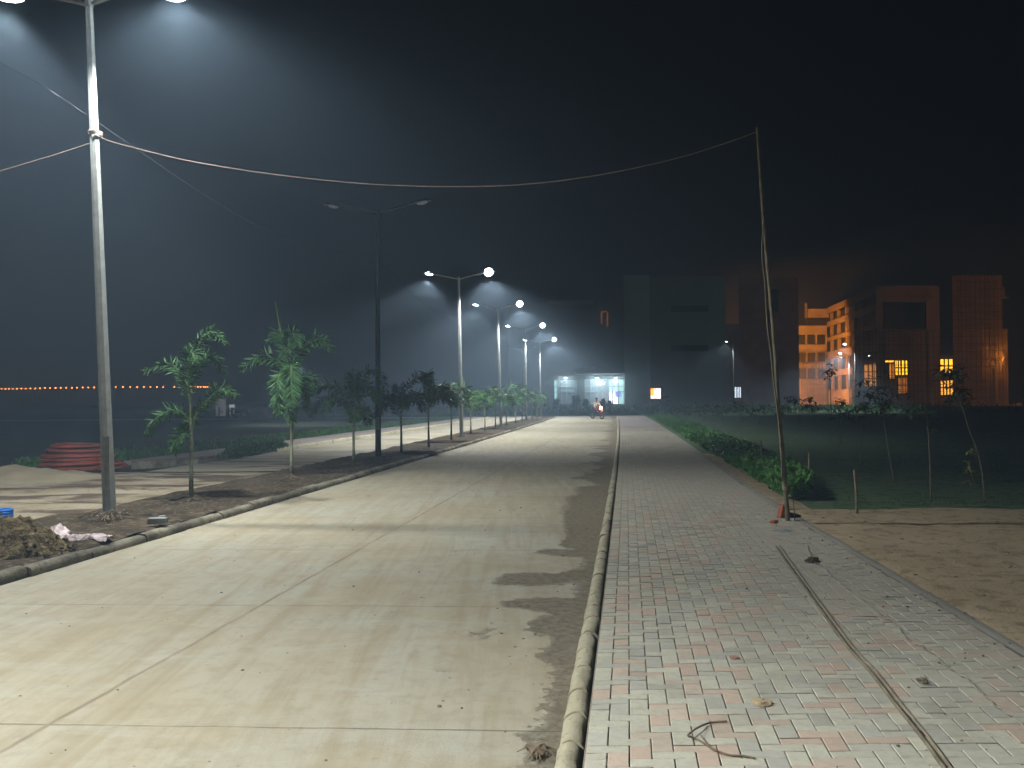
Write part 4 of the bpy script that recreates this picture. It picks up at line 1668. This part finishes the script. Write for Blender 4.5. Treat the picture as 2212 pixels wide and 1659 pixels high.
glazing(cbuild, 480, 825, 540, 882, [485, 530, 595, 668, 820], [545, 640, 715, 878], [(480, 528, 540, 830, teal, 0), (528, 828, 540, 882, dim, .0), (480, 528, 830, 882, dim, 0)], 'dimmer glazed bay on the left')
glazing(cbuild, 920, 1545, 530, 892, [926, 1020, 1108, 1195, 1280, 1335, 1415, 1500, 1540], [535, 630, 710, 888],
        [(920, 1108, 530, 892, dim, 0), (1108, 1280, 530, 710, dim, 0), (1108, 1280, 710, 892, brown_i, 0), (1280, 1545, 530, 700, teal, 0), (1280, 1420, 700, 892, whitei, 0), (1420, 1545, 700, 892, teal, 0)], 'bright glazed entrance bay with the lit doorway')
k = MB()
pq(k, 1370, 1465, 702, 788, YC + .17)
k.build('poster', blue_i, cbuild)
# chandelier
x_, y_ = zq(1165, 575)
cpos = AT(x_, y_, YC - 1.6)
ch = thing('chandelier', (cpos.x, cpos.y, cpos.z - .5), 'sparkling chandelier hanging under the entrance canopy', 'chandelier')
k = MB()
k.tube([(0, 0, .5), (0, 0, 1.35)], .02, 5)
for i in range(10):
    a = i * .63
    k.tube([(0, 0, .55), (math.cos(a) * .4, math.sin(a) * .4, .4 + .1 * (i % 3))], .012, 4)
k.build('frame', M['rim'], ch)
k = MB()
for i in range(34):
    a = rng.uniform(0, 6.28)
    rr = rng.uniform(.1, .75)
    k.ball((math.cos(a) * rr, math.sin(a) * .4, .35 + rng.uniform(-.25, .4) * (1 - rr * .7)), rng.uniform(.025, .06), 6, 4)
k.build('crystals', emis('crystal_lights', (0.6, 0.9, 1.0), 9.0), ch)
l = bpy.data.lights.new('chandelier_light', 'POINT')
l.energy = 150
l.color = (.6, .88, 1)
l.shadow_soft_size = .5
o = bpy.data.objects.new('chandelier_light', l)
C.objects.link(o)
o.parent = ch
o.location = (0, -.9, .1)
for i, (px, lb) in enumerate(((1222, 'small added fill lamp over the dim glazed bay'), (1290, 'small added fill lamp over the left part of the bright bay'), (1330, 'small added fill lamp over the right part of the bright bay'))):
    c = AT(px, 817.5, YC - 1.0)
    lo = thing('fill_lamp', tuple(c), lb, 'lamp')  # fill lamp added to brighten the glazing bars, no real fixture
    k = MB()
    k.tube([(0, 0, 0), (0, 0, .12)], .16, 10)
    k.build('fitting', M['lens_on_small'], lo)
    k = MB()
    k.tube([(0, 0, .125), (0, .2, .35), (0, .99, .35)], .03, 6)
    k.build('bracket', M['dark_metal'], lo)
    l = bpy.data.lights.new('fill_light', 'SPOT')
    l.energy = 85
    l.spot_size = R(150)
    l.color = (.62, .9, 1)
    o = bpy.data.objects.new('fill_light', l)
    C.objects.link(o)
    o.parent = lo
    o.location = (0, 0, -.05)
    o.rotation_euler = Vector((0, 1, -.8)).to_track_quat('-Z', 'Y').to_euler()
# orange lit stair window and small lit window
og = emis('sodium_window', (1.0, 0.36, 0.03), 2.5)
ogd = emis('dim_sodium_window', (1.0, 0.25, 0.05), 0.16)
wy = emis('warm_white_window', (1.0, 0.85, 0.8), 2.2)
k = MB()
for (x0, x1, ya, yb) in ((1298.5, 1301, 672, 700), (1311, 1313.5, 675, 706), (1301, 1311, 672, 674.5)):
    bbox_px(k, x0, x1, ya, yb, YC - .06, YC)
wo = k.build('window', ogd, cbuild)
wo['label'] = 'narrow orange-rimmed window high on the wall'
w1 = window(cbuild, 1403.5, 1427, 839, 861, YC, wy, nx=2, nz=1, proud=.03)
k = MB()
bbox_px(k, 1404, 1413, 839, 855, YC - .09, YC - .055)
k.build('pane', og, w1)

# shrubs before the glazed bays
for i, (zx, zy, r_, lb) in enumerate(((520, 850, .9, 'dark shrub before the left corner of the dim glazed bay'), (800, 830, 1.5, 'big dark shrub between the two glazed bays'), (945, 860, .9, 'dark shrub before the left end of the bright bay'),
                                      (1195, 860, .8, 'dark shrub before the lit doorway'), (1295, 875, .8, 'dark shrub before the white panel of the bright bay'), (2100, 850, 1.6, 'dark shrub under the orange-lit window'))):
    x_, y_ = zq(zx, zy)
    c = AT(x_, y_, 112)
    root = thing('shrub', (c.x, 112, 0), lb, 'shrub', 'shrubs in front of the central building')
    k = MB()
    hh = c.z + r_ * .4
    for j in range(6):
        a = j * 1.05
        k.tube([(0, 0, 0), (math.cos(a) * r_ * .3, math.sin(a) * r_ * .3, hh * .7)], .02, 5)
    k.build('stem', M['twig'], root)
    pts = []
    for _ in range(260):
        d = Vector((rng.gauss(0, 1), rng.gauss(0, 1), rng.gauss(0, 1))).normalized() * rng.random() ** .5
        pts.append((d.x * r_ * .5, d.y * r_ * .5, hh * .62 + d.z * hh * .42))
    leaves('foliage', pts, M['leaf_dark'], (.18, .35), .3, root)

# tower A: plain tower
YA = 150.0
tA = bldg('plain brownish tower with one dark recess behind the bamboo pole', 'tower', 'tower')
wall_openings(tA, 1599.5, 1724, 600, 882, YA, [(1661, 1685, 624, 673)], M['wall_raw'], .4)
k = MB()
a = AT(1599.5, 882, YA)
b_ = AT(1724, 600, YA)
k.prism([(a.x, YA + .4), (a.x + .4, YA + .4), (a.x + 3.4, YA + 9), (a.x + 3, YA + 9)], a.z, b_.z)
k.prism([(b_.x - .4, YA + .4), (b_.x, YA + .4), (b_.x + 3, YA + 9), (b_.x + 2.6, YA + 9)], a.z, b_.z)
k.box(a.x + 3, b_.x + 3, YA + 9.01, YA + 9.4, a.z, b_.z)
k.build('side_wall', M['wall_raw'], tA)
k = MB()
k.prism([(a.x + .41, YA + .4), (b_.x - .41, YA + .4), (b_.x + 2.59, YA + 9), (a.x + 3.41, YA + 9)], b_.z - .5, b_.z - .2)
k.build('roof', M['wall_raw'], tA)
k = MB()
bbox_px(k, 1661, 1685, 624, 673, YA + .8, YA + .9)
k.build('recess', M['glass_dark'], tA)
towA_r = b_.x
# low link left of tower A with the white lit window
lk = bldg('low dark annexe with a bright white window left of the plain tower', 'building', 'annexe')
k = MB()
bbox_px(k, 1563, 1604, 700, 882, 147.4, 149.8)
k.build('wall', M['wall'], lk)
ww = window(lk, 1587, 1600, 836, 859, 147.4, emis('white_window', (0.75, 0.88, 1.0), 1.6), nx=4, nz=1, fw=.12, proud=.03)

# orange building: back wing, side wing, front block, link, scaffolded tower
ob = bldg('orange-lit building with banded wing and large framed recess', 'building', 'building')
YB, YF = 189.0, 151.0
k = MB()
zt = AT(1784, 665, YB).z
xl = AT(1700, 665, YB).x
xr = AT(1786, 665, YB).x
# spandrels
for (x0, x1, ya, yb) in ((1746, 1790, 667, 686), (1700, 1786, 703, 723), (1700, 1786, 744, 762), (1700, 1786, 782, 797), (1700, 1786, 819, 880)):
    bbox_px(k, x0, x1, ya, yb, YB, YB + .5)
bbox_px(k, 1740, 1743, 655, 703, YB + 4, YB + 4.4)
k.build('spandrel', M['wall_raw'], ob)
for (x0, x1, ya, yb) in ((1746, 1786, 686, 703), (1700, 1786, 723, 744), (1700, 1786, 762, 782), (1700, 1786, 797, 819)):
    k = MB()
    bbox_px(k, x0, x1, ya, yb, YB + .9, YB + 1.0)
    k.build('window', M['glass_dark'], ob)
k = MB()
for x in frange(xl, xr, 2.6):
    k.box(x - .18, x + .18, YB + .52, YB + .88, 0, zt - 4.4)
k.build('column', M['wall_raw'], ob)
# side wing (faces left), slants back
A_ = AT(1895, 617, YF)
B_ = AT(1786, 665, YB)
ztop = 0.5 * (A_.z + B_.z)
ax, bx = A_.x, B_.x


def slab(z0, z1, t=.4, off=0.0, ya=YF, yb=YB):
    x0 = ax + (bx - ax) * (ya - YF) / (YB - YF)
    x1 = ax + (bx - ax) * (yb - YF) / (YB - YF)
    st = len(k.v)
    for z in (z0, z1):
        k.v.extend([(x0 + off, ya, z), (x1 + off, yb, z), (x1 + off + t, yb, z), (x0 + off + t, ya, z)])
    for q in ((0, 1, 2, 3), (4, 7, 6, 5), (0, 4, 5, 1), (1, 5, 6, 2), (2, 6, 7, 3), (3, 7, 4, 0)):
        k.f.append(tuple(st + j for j in q))


k = MB()
lv = [(0, 3.2), (6.3, 7.6), (10.2, 11.9), (14.3, 15.2), (17.6, 18.8), (ztop - 1.3, ztop)]
for z0, z1 in lv:
    slab(z0, z1)
k.build('band', M['wall_raw'], ob)
k = MB()
slab(3.2, ztop - 1.3, .1, 1.2)
k.build('glazed_wall', M['glass_dark'], ob)
k = MB()
for t in (0.0, .12, .3, .45, .62, .8, .97):
    y_ = YF + .5 + (YB - YF - 1) * t
    x_ = ax + (bx - ax) * (y_ - YF) / (YB - YF)
    k.box(x_ + .42, x_ + 1.0, y_ - .3, y_ + .3, 0, ztop - 1.35)
k.build('pier', M['wall_raw'], ob)
# front block with framed recess and openings below
ops = [(1905, 2004, 652, 711), (1903, 1962, 778, 812), (1935, 1962, 812, 850)]
ztf = 617
wall_openings(ob, 1896, 2029, ztf, 880, YF, [(1905, 2004, 652, 711), (1910, 1961, 779, 812)], M['wall_raw'], .5)
k = MB()
bbox_px(k, 1905, 2004, 652, 711, YF + 3, YF + 3.2)
k.build('recess', M['glass_dark'], ob)
k = MB()
a = AT(1896, 617, YF)
b_ = AT(2029, 617, YF)
k.box(a.x + .5, b_.x, YF + .5, YF + 14, a.z - 1.0, a.z - .6)
k.box(b_.x - .4, b_.x, YF + .5, YF + 14, 0, a.z - 1.05)
k.build('roof', M['wall_raw'], ob)
k = MB()
bbox_px(k, 1896, 2029, 640, 643, YF - .5, YF - .02)
bbox_px(k, 1896, 2006, 712, 716, YF - .5, YF - .02)
k.build('cornice', M['wall_raw'], ob)
ogm = emis('orange_room', (1.0, 0.33, 0.04), 1.0)
ogy = emis('yellow_room', (1.0, 0.48, 0.02), 3.2)
window(ob, 1912, 1932, 779, 782.5, YF, ogy, nx=1, nz=1, fw=.1, proud=.03, label='thin glowing slit over the wide orange window')
window(ob, 1934, 1959, 779, 810, YF, ogy, nx=4, nz=2, fw=.22, proud=.06, label='brightest yellow-orange window')
window(ob, 1921, 1931, 786, 818, YF, ogm, nx=2, nz=1, fw=.2, proud=.05)
window(ob, 1940, 1959, 815, 850, YF, emis('low_orange', (1.0, .3, .04), .45), nx=2, nz=2, fw=.15, proud=.05)
# openings on the lower side wing, glowing
window(ob, 1866, 1893, 787, 834, YF - .4, emis('mid_orange', (1.0, .35, .05), .8), nx=3, nz=3, fw=.14, proud=.0, label='broad orange window left of the brightest one')
k = MB()
bbox_px(k, 1852, 1896, 770, 880, YF - .35, YF + .4)
k.build('bay', M['wall_raw'], ob)
# link between block and tower B
k = MB()
bbox_px(k, 2029.5, 2062, 768, 880, YF + .3, YF + .8)
k.build('link_wall', M['wall'], ob)
window(ob, 2030.5, 2057, 776, 805, YF + .3, emis('bright_orange', (1.0, .45, .02), 3.2), nx=3, nz=2, fw=.25, proud=.03, label='upper glowing orange window beside the scaffolded tower')
window(ob, 2031, 2058, 822, 853, YF + .3, emis('bright_orange2', (1.0, .42, .05), 2.0), nx=4, nz=2, fw=.25, proud=.03, label='lower glowing orange window beside the scaffolded tower')


def scaffold(parent, x0, x1, yt, yb, Y, nx, nz):
    k = MB()
    a = AT(x0, yb, Y)
    b_ = AT(x1, yt, Y)
    r_ = .055
    for i in range(nx + 1):
        x = a.x + (b_.x - a.x) * i / nx + rng.uniform(-.12, .12)
        k.tube([(x, Y, 0), (x + rng.uniform(-.2, .2), Y, b_.z + rng.uniform(-.6, .6))], r_, 5)
    for i in range(nz + 1):
        z = a.z + (b_.z - a.z) * i / nz + rng.uniform(-.12, .12)
        k.tube([(a.x - rng.uniform(.1, .8), Y - .1, z), (b_.x + rng.uniform(.1, .8), Y - .1, z + rng.uniform(-.15, .15))], r_, 5)
    for i in range(nx * nz // 3):
        x = rng.uniform(a.x, b_.x - 1.5)
        z = rng.uniform(a.z, b_.z - 1.2)
        k.tube([(x, Y - .2, z), (x + 1.5, Y - .2, z + rng.uniform(-.1, .1))], .05, 4)
    return k.build('scaffolding', M['scaf'], parent)


scaffold(ob, 1850, 2026, 715, 876, YF - 1.6, 20, 11)
scaffold(ob, 1724, 1784, 760, 876, YB - 1.2, 9, 10)
YT = 152.0
tB = bldg('tall dim orange tower wrapped in a grid of scaffolding at the right', 'tower', 'tower')
k = MB()
a, b_ = AT(2061, 880, YT), AT(2164, 595, YT)
k.prism([(a.x, YT), (b_.x, YT), (b_.x + 5.6, YT + 10), (a.x + 5.6, YT + 10)], a.z, b_.z)
k.build('wall', M['wall_raw'], tB)
k = MB()
bbox_px(k, 2164.5, 2176, 714, 880, YT + 1, YT + 9)
k.build('side_wing', M['wall_raw'], tB)
k = MB()
bbox_px(k, 2164.5, 2180, 641, 644, YT + 1, YT + 3)
bbox_px(k, 2164.5, 2180, 711, 713.5, YT + .5, YT + 3)
bbox_px(k, 2164.5, 2170, 620, 640, YT + 1.5, YT + 3)
k.build('ledge', M['wall_raw'], tB)
scaffold(tB, 2061, 2164, 592, 876, YT - 1.5, 11, 17)
for yy in (610, 655, 700, 745, 790, 835):
    k = MB()
    bbox_px(k, 2075, 2150, yy, yy + 1.5, YT - .12, YT)
    k.build('storey_line', M['scaf'], tB)


# sodium floodlights
def flood(loc, power, label, d=(0, -1, -.2), vis_pole=True, size=.5, hpole=None, sz=170):
    root = thing('floodlight', (loc[0], loc[1], 0 if vis_pole else loc[2] - .6), label, 'floodlight')
    z0 = 0 if not vis_pole else 0
    hz_ = loc[2] if vis_pole else .6
    k = MB()
    k.tube([(0, 0, 0), (0, 0, hz_)], .07, 7)
    k.build('pole', M['galv'], root)
    k = MB()
    k.box(-.25, .25, -.1, .12, hz_ - .05, hz_ + .3)
    k.build('lamp_head', M['housing'], root)
    l = bpy.data.lights.new('sodium_light', 'SPOT')
    l.energy = power * .75
    l.color = (1.0, 0.30, 0.035)
    l.shadow_soft_size = size
    l.spot_size = R(sz)
    l.spot_blend = .5
    o = bpy.data.objects.new('sodium_light', l)
    C.objects.link(o)
    o.parent = root
    d = Vector(d).normalized()
    o.location = Vector((0, 0, hz_ + .12)) + d * .25
    o.rotation_euler = d.to_track_quat('-Z', 'Y').to_euler()
    return root


flood((towA_r - 1.4, YA + 14.5, 5.5), 125000, 'sodium floodlight hidden behind the plain tower lighting the orange wing', (0.55, 1, .06), sz=108)
flood((112, 108, 9), 24000, 'sodium floodlight beyond the right edge facing the scaffolded tower', (-.66, .75, .04), sz=64)
flood((AT(2172, 800, YT - 2).x, YT - 2.2, 8.2), 500, 'small sodium lamp glowing on the side wing of the scaffolded tower', (0, 1, .1), size=.2)

# distant dark block left behind palms / low wall far left
# site items at the right far kerb
for i, (x0, x1, yt, nm, lb) in enumerate(((2094, 2111, 869.5, 'white_block', 'white concrete block left of the grey heap'), (2147, 2156, 869, 'white_block', 'white block at the foot of the white post'), (2196, 2208, 869.5, 'white_block', 'white block near the right edge'))):
    Y = 137.
    a = AT(x0, 876, Y)
    b_ = AT(x1, yt, Y)
    k = MB()
    k.box(0, b_.x - a.x, 0, 1, 0, b_.z - a.z)
    if i == 0:
        k.box((b_.x - a.x) * .1, (b_.x - a.x) * .5, -.3, -.02, 0, .3)
    o = k.build(nm, M['rock'], bevel=.06)
    o.location = (a.x, Y, a.z)
    tag(o, lb, 'block', 'blocks on the far kerb')
c = AT(2127, 876, 137)
heap('gravel_heap', (c.x, 138, c.z), 1.15, 1.0, .85, M['rock'], 'small grey gravel heap between the white blocks', 'gravel heap', 3, .4, 24)
k = MB()
a, b_ = AT(2153, 869, 136), AT(2147, 794, 136)
k.tube([a, b_], .16, 8)
tag(k.build('post', M['white_p']), 'slanting white post before the scaffolded tower', 'post')
k = MB()
a, b_ = AT(1980, 878.5, 136), AT(2206, 876.5, 136)
k.box(a.x, b_.x, 136, 136.4, -.05, .28)
o = k.build('boundary_kerb', M['rock'])
o['kind'] = 'structure'

# ------------------------------------------------------------------ row of orange lights on the left horizon
xs = [10, 35, 58, 84, 110, 138, 167, 197, 228, 260, 291, 325, 360, 394, 430, 466, 500, 537, 573, 610, 655, 703, 749, 797, 843, 889, 932, 975, 1016, 1057, 1130, 1189, 1262, 1282, 1300, 1320, 1332, 1345]
om = emis('orange_globe', (1.0, 0.26, 0.05), 14)
om2 = emis('amber_globe', (1.0, 0.42, 0.08), 55)
proto = None
for i, zx in enumerate(xs):
    px = zx / 3
    py = 553 + (863 - 13 * lin(zx, 0, 750)) / 3 - 0.4
    D = 350.0
    c = AT(px, py, D)
    if proto is None:
        proto = thing('row_lamp', (c.x, D, 0), 'small orange lamp in the long row of lights along the left horizon', 'lamp', 'orange lamps along the left horizon')
        k = MB()
        k.tube([(0, 0, 0), (0, 0, c.z - .2)], .12, 6)
        k.build('pole', M['dark_metal'], proto)
        k = MB()
        k.ball((0, 0, c.z), .3, 10, 8)
        kids = [k.build('globe', om, proto, smooth=True)]
        protokids = list(proto.children)
        zc = c.z
    else:
        r_ = proto.copy()
        C.objects.link(r_)
        r_.location = (c.x, D, c.z - zc)
        for ch_ in protokids:
            q = ch_.copy()
            C.objects.link(q)
            q.parent = r_
# small far objects on the left
k = MB()
c = AT(466, 884, 95)
root = thing('hut', (c.x, 95, 0), 'tiny pale hut seen through the leftmost palm', 'hut')
k.box(0, .75, 0, 1.2, 0, 1.9)
k.box(-.1, .85, -.1, 1.3, 1.9, 2.0)
k.build('wall', emis('hut_glow_wall', (.8, .8, .85), .08), root)  # wall glows by itself, light on it put into the material
k = MB()
k.box(.3, .5, -.03, -.001, 0, 1.0)
k.build('door', M['glass_dark'], root)
c = AT(495, 872, 95)
k = MB()
k.box(0, .62, 0, .05, .95, 1.3)
k.box(.05, .1, .055, .1, 0, 1.3)
k.box(.5, .55, .055, .1, 0, 1.3)
o = k.build('small_board', emis('lit_board', (.8, .85, .85), .3))
o.location = (c.x, 95, 0)
tag(o, 'tiny white lit board right of the pale hut', 'board')
c = G(564, 905, 0)
heap('brick_heap', (c.x, c.y + 1, 0), 1.9, 1.2, 1.5, plain('brick_rubble', (.4, .17, .1), .9, 0, .3, 3), 'low reddish rubble heap between the first two palms', 'rubble heap', 6, .5, 26)
# cream site machine: drum mixer
c = G(608, 907, 0)
root = thing('concrete_mixer', (c.x - .3, c.y, 0), 'cream and yellow drum mixer behind the second palm', 'concrete mixer')
k = MB()
p = [(-.55, 0, .62), (-.45, 0, .62), (-.1, 0, .6), (.2, 0, .58), (.3, 0, .58)]
k.tube(p, [.15, .3, .4, .34, .15], 14)
k.build('drum', M['yellow'], root, smooth=True)
k = MB()
k.tube([(.3, 0, .6), (.6, 0, .75), (1.1, 0, .62)], [.2, .22, .14], 10)
k.build('hopper', M['cream'], root, smooth=True)
k = MB()
for s_ in (-1, 1):
    k.tube([(-.4, .3 * s_, 0.1), (-.2, .3 * s_, .4), (.5, .3 * s_, .4), (.7, .3 * s_, .1)], .03, 6)
k.build('frame', M['dark_metal'], root)
for s_ in (-1, 1):
    k = MB()
    k.torus((.1, .36 * s_, .2), .16, .045, 'y', 16, 6)
    k.build('wheel', M['tyre'], root)

# ------------------------------------------------------------------ motorcycle and rider
mc = G(1290, 905.5, 0)
mroot = thing('motorcycle', mc, 'motorcycle with glowing headlight coming up the road', 'motorcycle', rz=R(-58))
# local: +x is forward
def wheel(x, r_=.29):
    k = MB()
    k.torus((x, 0, r_), r_ - .045, .045, 'y', 22, 8)
    wo = k.build('wheel', M['tyre'], mroot, smooth=True)
    k = MB()
    k.torus((x, 0, r_), r_ - .1, .014, 'y', 20, 6)
    for i in range(8):
        a = i * math.pi / 4
        k.tube([(x, 0, r_), (x + math.cos(a) * (r_ - .1), 0, r_ + math.sin(a) * (r_ - .1))], .008, 4)
    k.tube([(x, -.06, r_), (x, .06, r_)], .035, 8)
    k.build('rim', M['rim'], wo)


wheel(-.62)
wheel(.62)
k = MB()
k.tube([(.62, -.07, .3), (.5, -.07, .65), (.42, -.07, .92)], .022, 7)
k.tube([(.62, .07, .3), (.5, .07, .65), (.42, .07, .92)], .022, 7)
k.build('fork', M['rim'], mroot)
k = MB()
k.ball((.12, 0, .78), (.28, .13, .13), 12, 8)
k.build('fuel_tank', M['bike_red'], mroot, smooth=True)
k = MB()
k.ball((-.38, 0, .78), (.36, .12, .06), 12, 7)
k.build('seat', M['seat'], mroot, smooth=True)
k = MB()
k.box(-.12, .26, -.11, .11, .3, .6)
k.tube([(-.62, .09, .3), (-.1, .1, .42)], .025, 6)
k.tube([(-.62, -.09, .3), (-.1, -.1, .42)], .025, 6)
k.tube([(.4, 0, .85), (.1, 0, .66), (-.5, 0, .68), (-.72, 0, .72)], .03, 7)
k.tube([(.2, .14, .32), (-.2, .17, .26), (-.75, .17, .32)], [.02, .03, .045], 8)
k.build('body', M['dark_metal'], mroot, bevel=.01)
k = MB()
k.tube([(.3, -.36, 1.03), (.38, -.2, 1.02), (.42, 0, .98), (.38, .2, 1.02), (.3, .36, 1.03)], .014, 6)
k.build('handlebar', M['rim'], mroot)
for s_ in (-1, 1):
    k = MB()
    k.tube([(.38, .2 * s_, 1.02), (.4, .26 * s_, 1.16)], .007, 5)
    k.ball((.4, .27 * s_, 1.18), (.015, .06, .04), 8, 5)
    k.build('mirror', M['dark_metal'], mroot)
k = MB()
st_ = [(.62 + .33 * math.cos(a), 0, .29 + .34 * math.sin(a)) for a in (0.5, .9, 1.3, 1.7, 2.1)]
k.tube(st_, .05, 6)
k.build('mudguard', M['bike_red'], mroot)
k = MB()
k.ball((.5, 0, .92), (.07, .1, .1), 12, 8)
hl = k.build('headlight', M['headlight'], mroot, smooth=True)
hs = spot('headlight_beam', (.62, 0, .92), (1, 0, -.12), 60, 70, .5, (1, .62, .5), mroot, .05, False)
k = MB()
k.ball((.52, .12, .7), (.03, .03, .03), 8, 5)
k.build('indicator', emis('indicator', (1, .2, .05), 6), mroot)


def skin_body(name, nodes, edges, mt, parent, sub=2):
    me = bpy.data.meshes.new(name)
    me.from_pydata([n[0] for n in nodes], edges, [])
    me.materials.append(mt)
    o = bpy.data.objects.new(name, me)
    C.objects.link(o)
    if parent:
        o.parent = parent
    s = o.modifiers.new('skin', 'SKIN')
    for i, n in enumerate(nodes):
        sv = me.skin_vertices[0].data[i]
        sv.radius = n[1] if hasattr(n[1], '__len__') else (n[1], n[1])
        sv.use_root = (i == 0)
    u_ = o.modifiers.new('sub', 'SUBSURF')
    u_.levels = u_.render_levels = sub
    return o


rider = thing('person', mc, 'person in a pale shirt riding the motorcycle, hands on the handlebar', 'person', rz=R(-58))
nodes = [((-.3, 0, .86), (.15, .12)), ((-.26, 0, 1.05), (.13, .11)), ((-.18, 0, 1.28), (.17, .11)), ((-.12, 0, 1.41), (.07, .06)), ((-.09, 0, 1.5), .05), ((-.05, 0, 1.6), (.085, .1)), ((-.04, 0, 1.7), (.075, .09))]
edges = [(0, 1), (1, 2), (2, 3), (3, 4), (4, 5), (5, 6)]
for s_ in (-1, 1):
    b_ = len(nodes)
    nodes += [((-.16, .19 * s_, 1.35), .06), ((.02, .27 * s_, 1.15), .045), ((.24, .31 * s_, 1.06), .034), ((.30, .32 * s_, 1.055), .034)]
    edges += [(3, b_), (b_, b_ + 1), (b_ + 1, b_ + 2), (b_ + 2, b_ + 3)]
    for f_ in range(4):
        i = len(nodes)
        yy = (.285 + f_ * .022) * s_
        nodes += [((.335, yy, 1.07), .009), ((.36, yy, 1.03), .008), ((.33, yy, 1.01), .007)]
        edges += [(b_ + 3, i), (i, i + 1), (i + 1, i + 2)]
    i = len(nodes)
    nodes += [((.31, .275 * s_, 1.03), .01), ((.33, .265 * s_, 1.01), .008)]
    edges += [(b_ + 3, i), (i, i + 1)]
    b_ = len(nodes)
    nodes += [((-.24, .11 * s_, .84), .09), ((.12, .2 * s_, .78), .07), ((.02, .2 * s_, .42), .048), ((.0, .2 * s_, .33), .04), ((.16, .21 * s_, .3), .035)]
    edges += [(0, b_), (b_, b_ + 1), (b_ + 1, b_ + 2), (b_ + 2, b_ + 3), (b_ + 3, b_ + 4)]
skin_body('body', nodes, edges, M['skin'], rider, 1)
sn = [((-.3, 0, .9), (.165, .135)), ((-.26, 0, 1.06), (.145, .125)), ((-.18, 0, 1.28), (.185, .125)), ((-.13, 0, 1.4), (.09, .08))]
se = [(0, 1), (1, 2), (2, 3)]
for s_ in (-1, 1):
    b_ = len(sn)
    sn += [((-.16, .19 * s_, 1.35), .075), ((.02, .27 * s_, 1.15), .06), ((.16, .295 * s_, 1.09), .05)]
    se += [(3, b_), (b_, b_ + 1), (b_ + 1, b_ + 2)]
skin_body('shirt', sn, se, M['shirt'], rider, 1)
tn = [((-.3, 0, .87), (.16, .13))]
te = []
for s_ in (-1, 1):
    b_ = len(tn)
    tn += [((-.24, .11 * s_, .84), .105), ((.12, .2 * s_, .78), .085), ((.02, .2 * s_, .42), .065), ((.0, .2 * s_, .36), .055)]
    te += [(0, b_), (b_, b_ + 1), (b_ + 1, b_ + 2), (b_ + 2, b_ + 3)]
skin_body('trousers', tn, te, M['trouser'], rider, 1)
k = MB()
k.ball((-.06, 0, 1.67), (.105, .095, .11), 12, 8, lo=-.1)
k.build('hair', M['hair'], rider, smooth=True)
k = MB()
k.ball((.05, 0, 1.6), (.02, .015, .022), 8, 5)
k.build('nose', M['skin'], rider, smooth=True)
for s_ in (-1, 1):
    k = MB()
    k.ball((.035, .034 * s_, 1.635), .012, 8, 5)
    k.build('eye', M['white_p'], rider, smooth=True)
    k = MB()
    k.ball((-.05, .09 * s_, 1.61), (.02, .012, .03), 8, 5)
    k.build('ear', M['skin'], rider, smooth=True)

# ------------------------------------------------------------------ render settings
sc.render.engine = 'CYCLES'
cy = sc.cycles
cy.use_denoising = True
try:
    cy.denoiser = 'OPENIMAGEDENOISE'
except Exception:
    pass
cy.max_bounces = 4
cy.diffuse_bounces = 2
cy.glossy_bounces = 1
cy.transmission_bounces = 1
cy.volume_bounces = 0
cy.transparent_max_bounces = 4
cy.sample_clamp_indirect = 3.0
cy.use_light_tree = True
cy.caustics_reflective = False
cy.caustics_refractive = False
sc.view_settings.view_transform = 'Standard'
sc.view_settings.look = 'None'
sc.view_settings.exposure = 0.42
sc.view_settings.gamma = 1.0
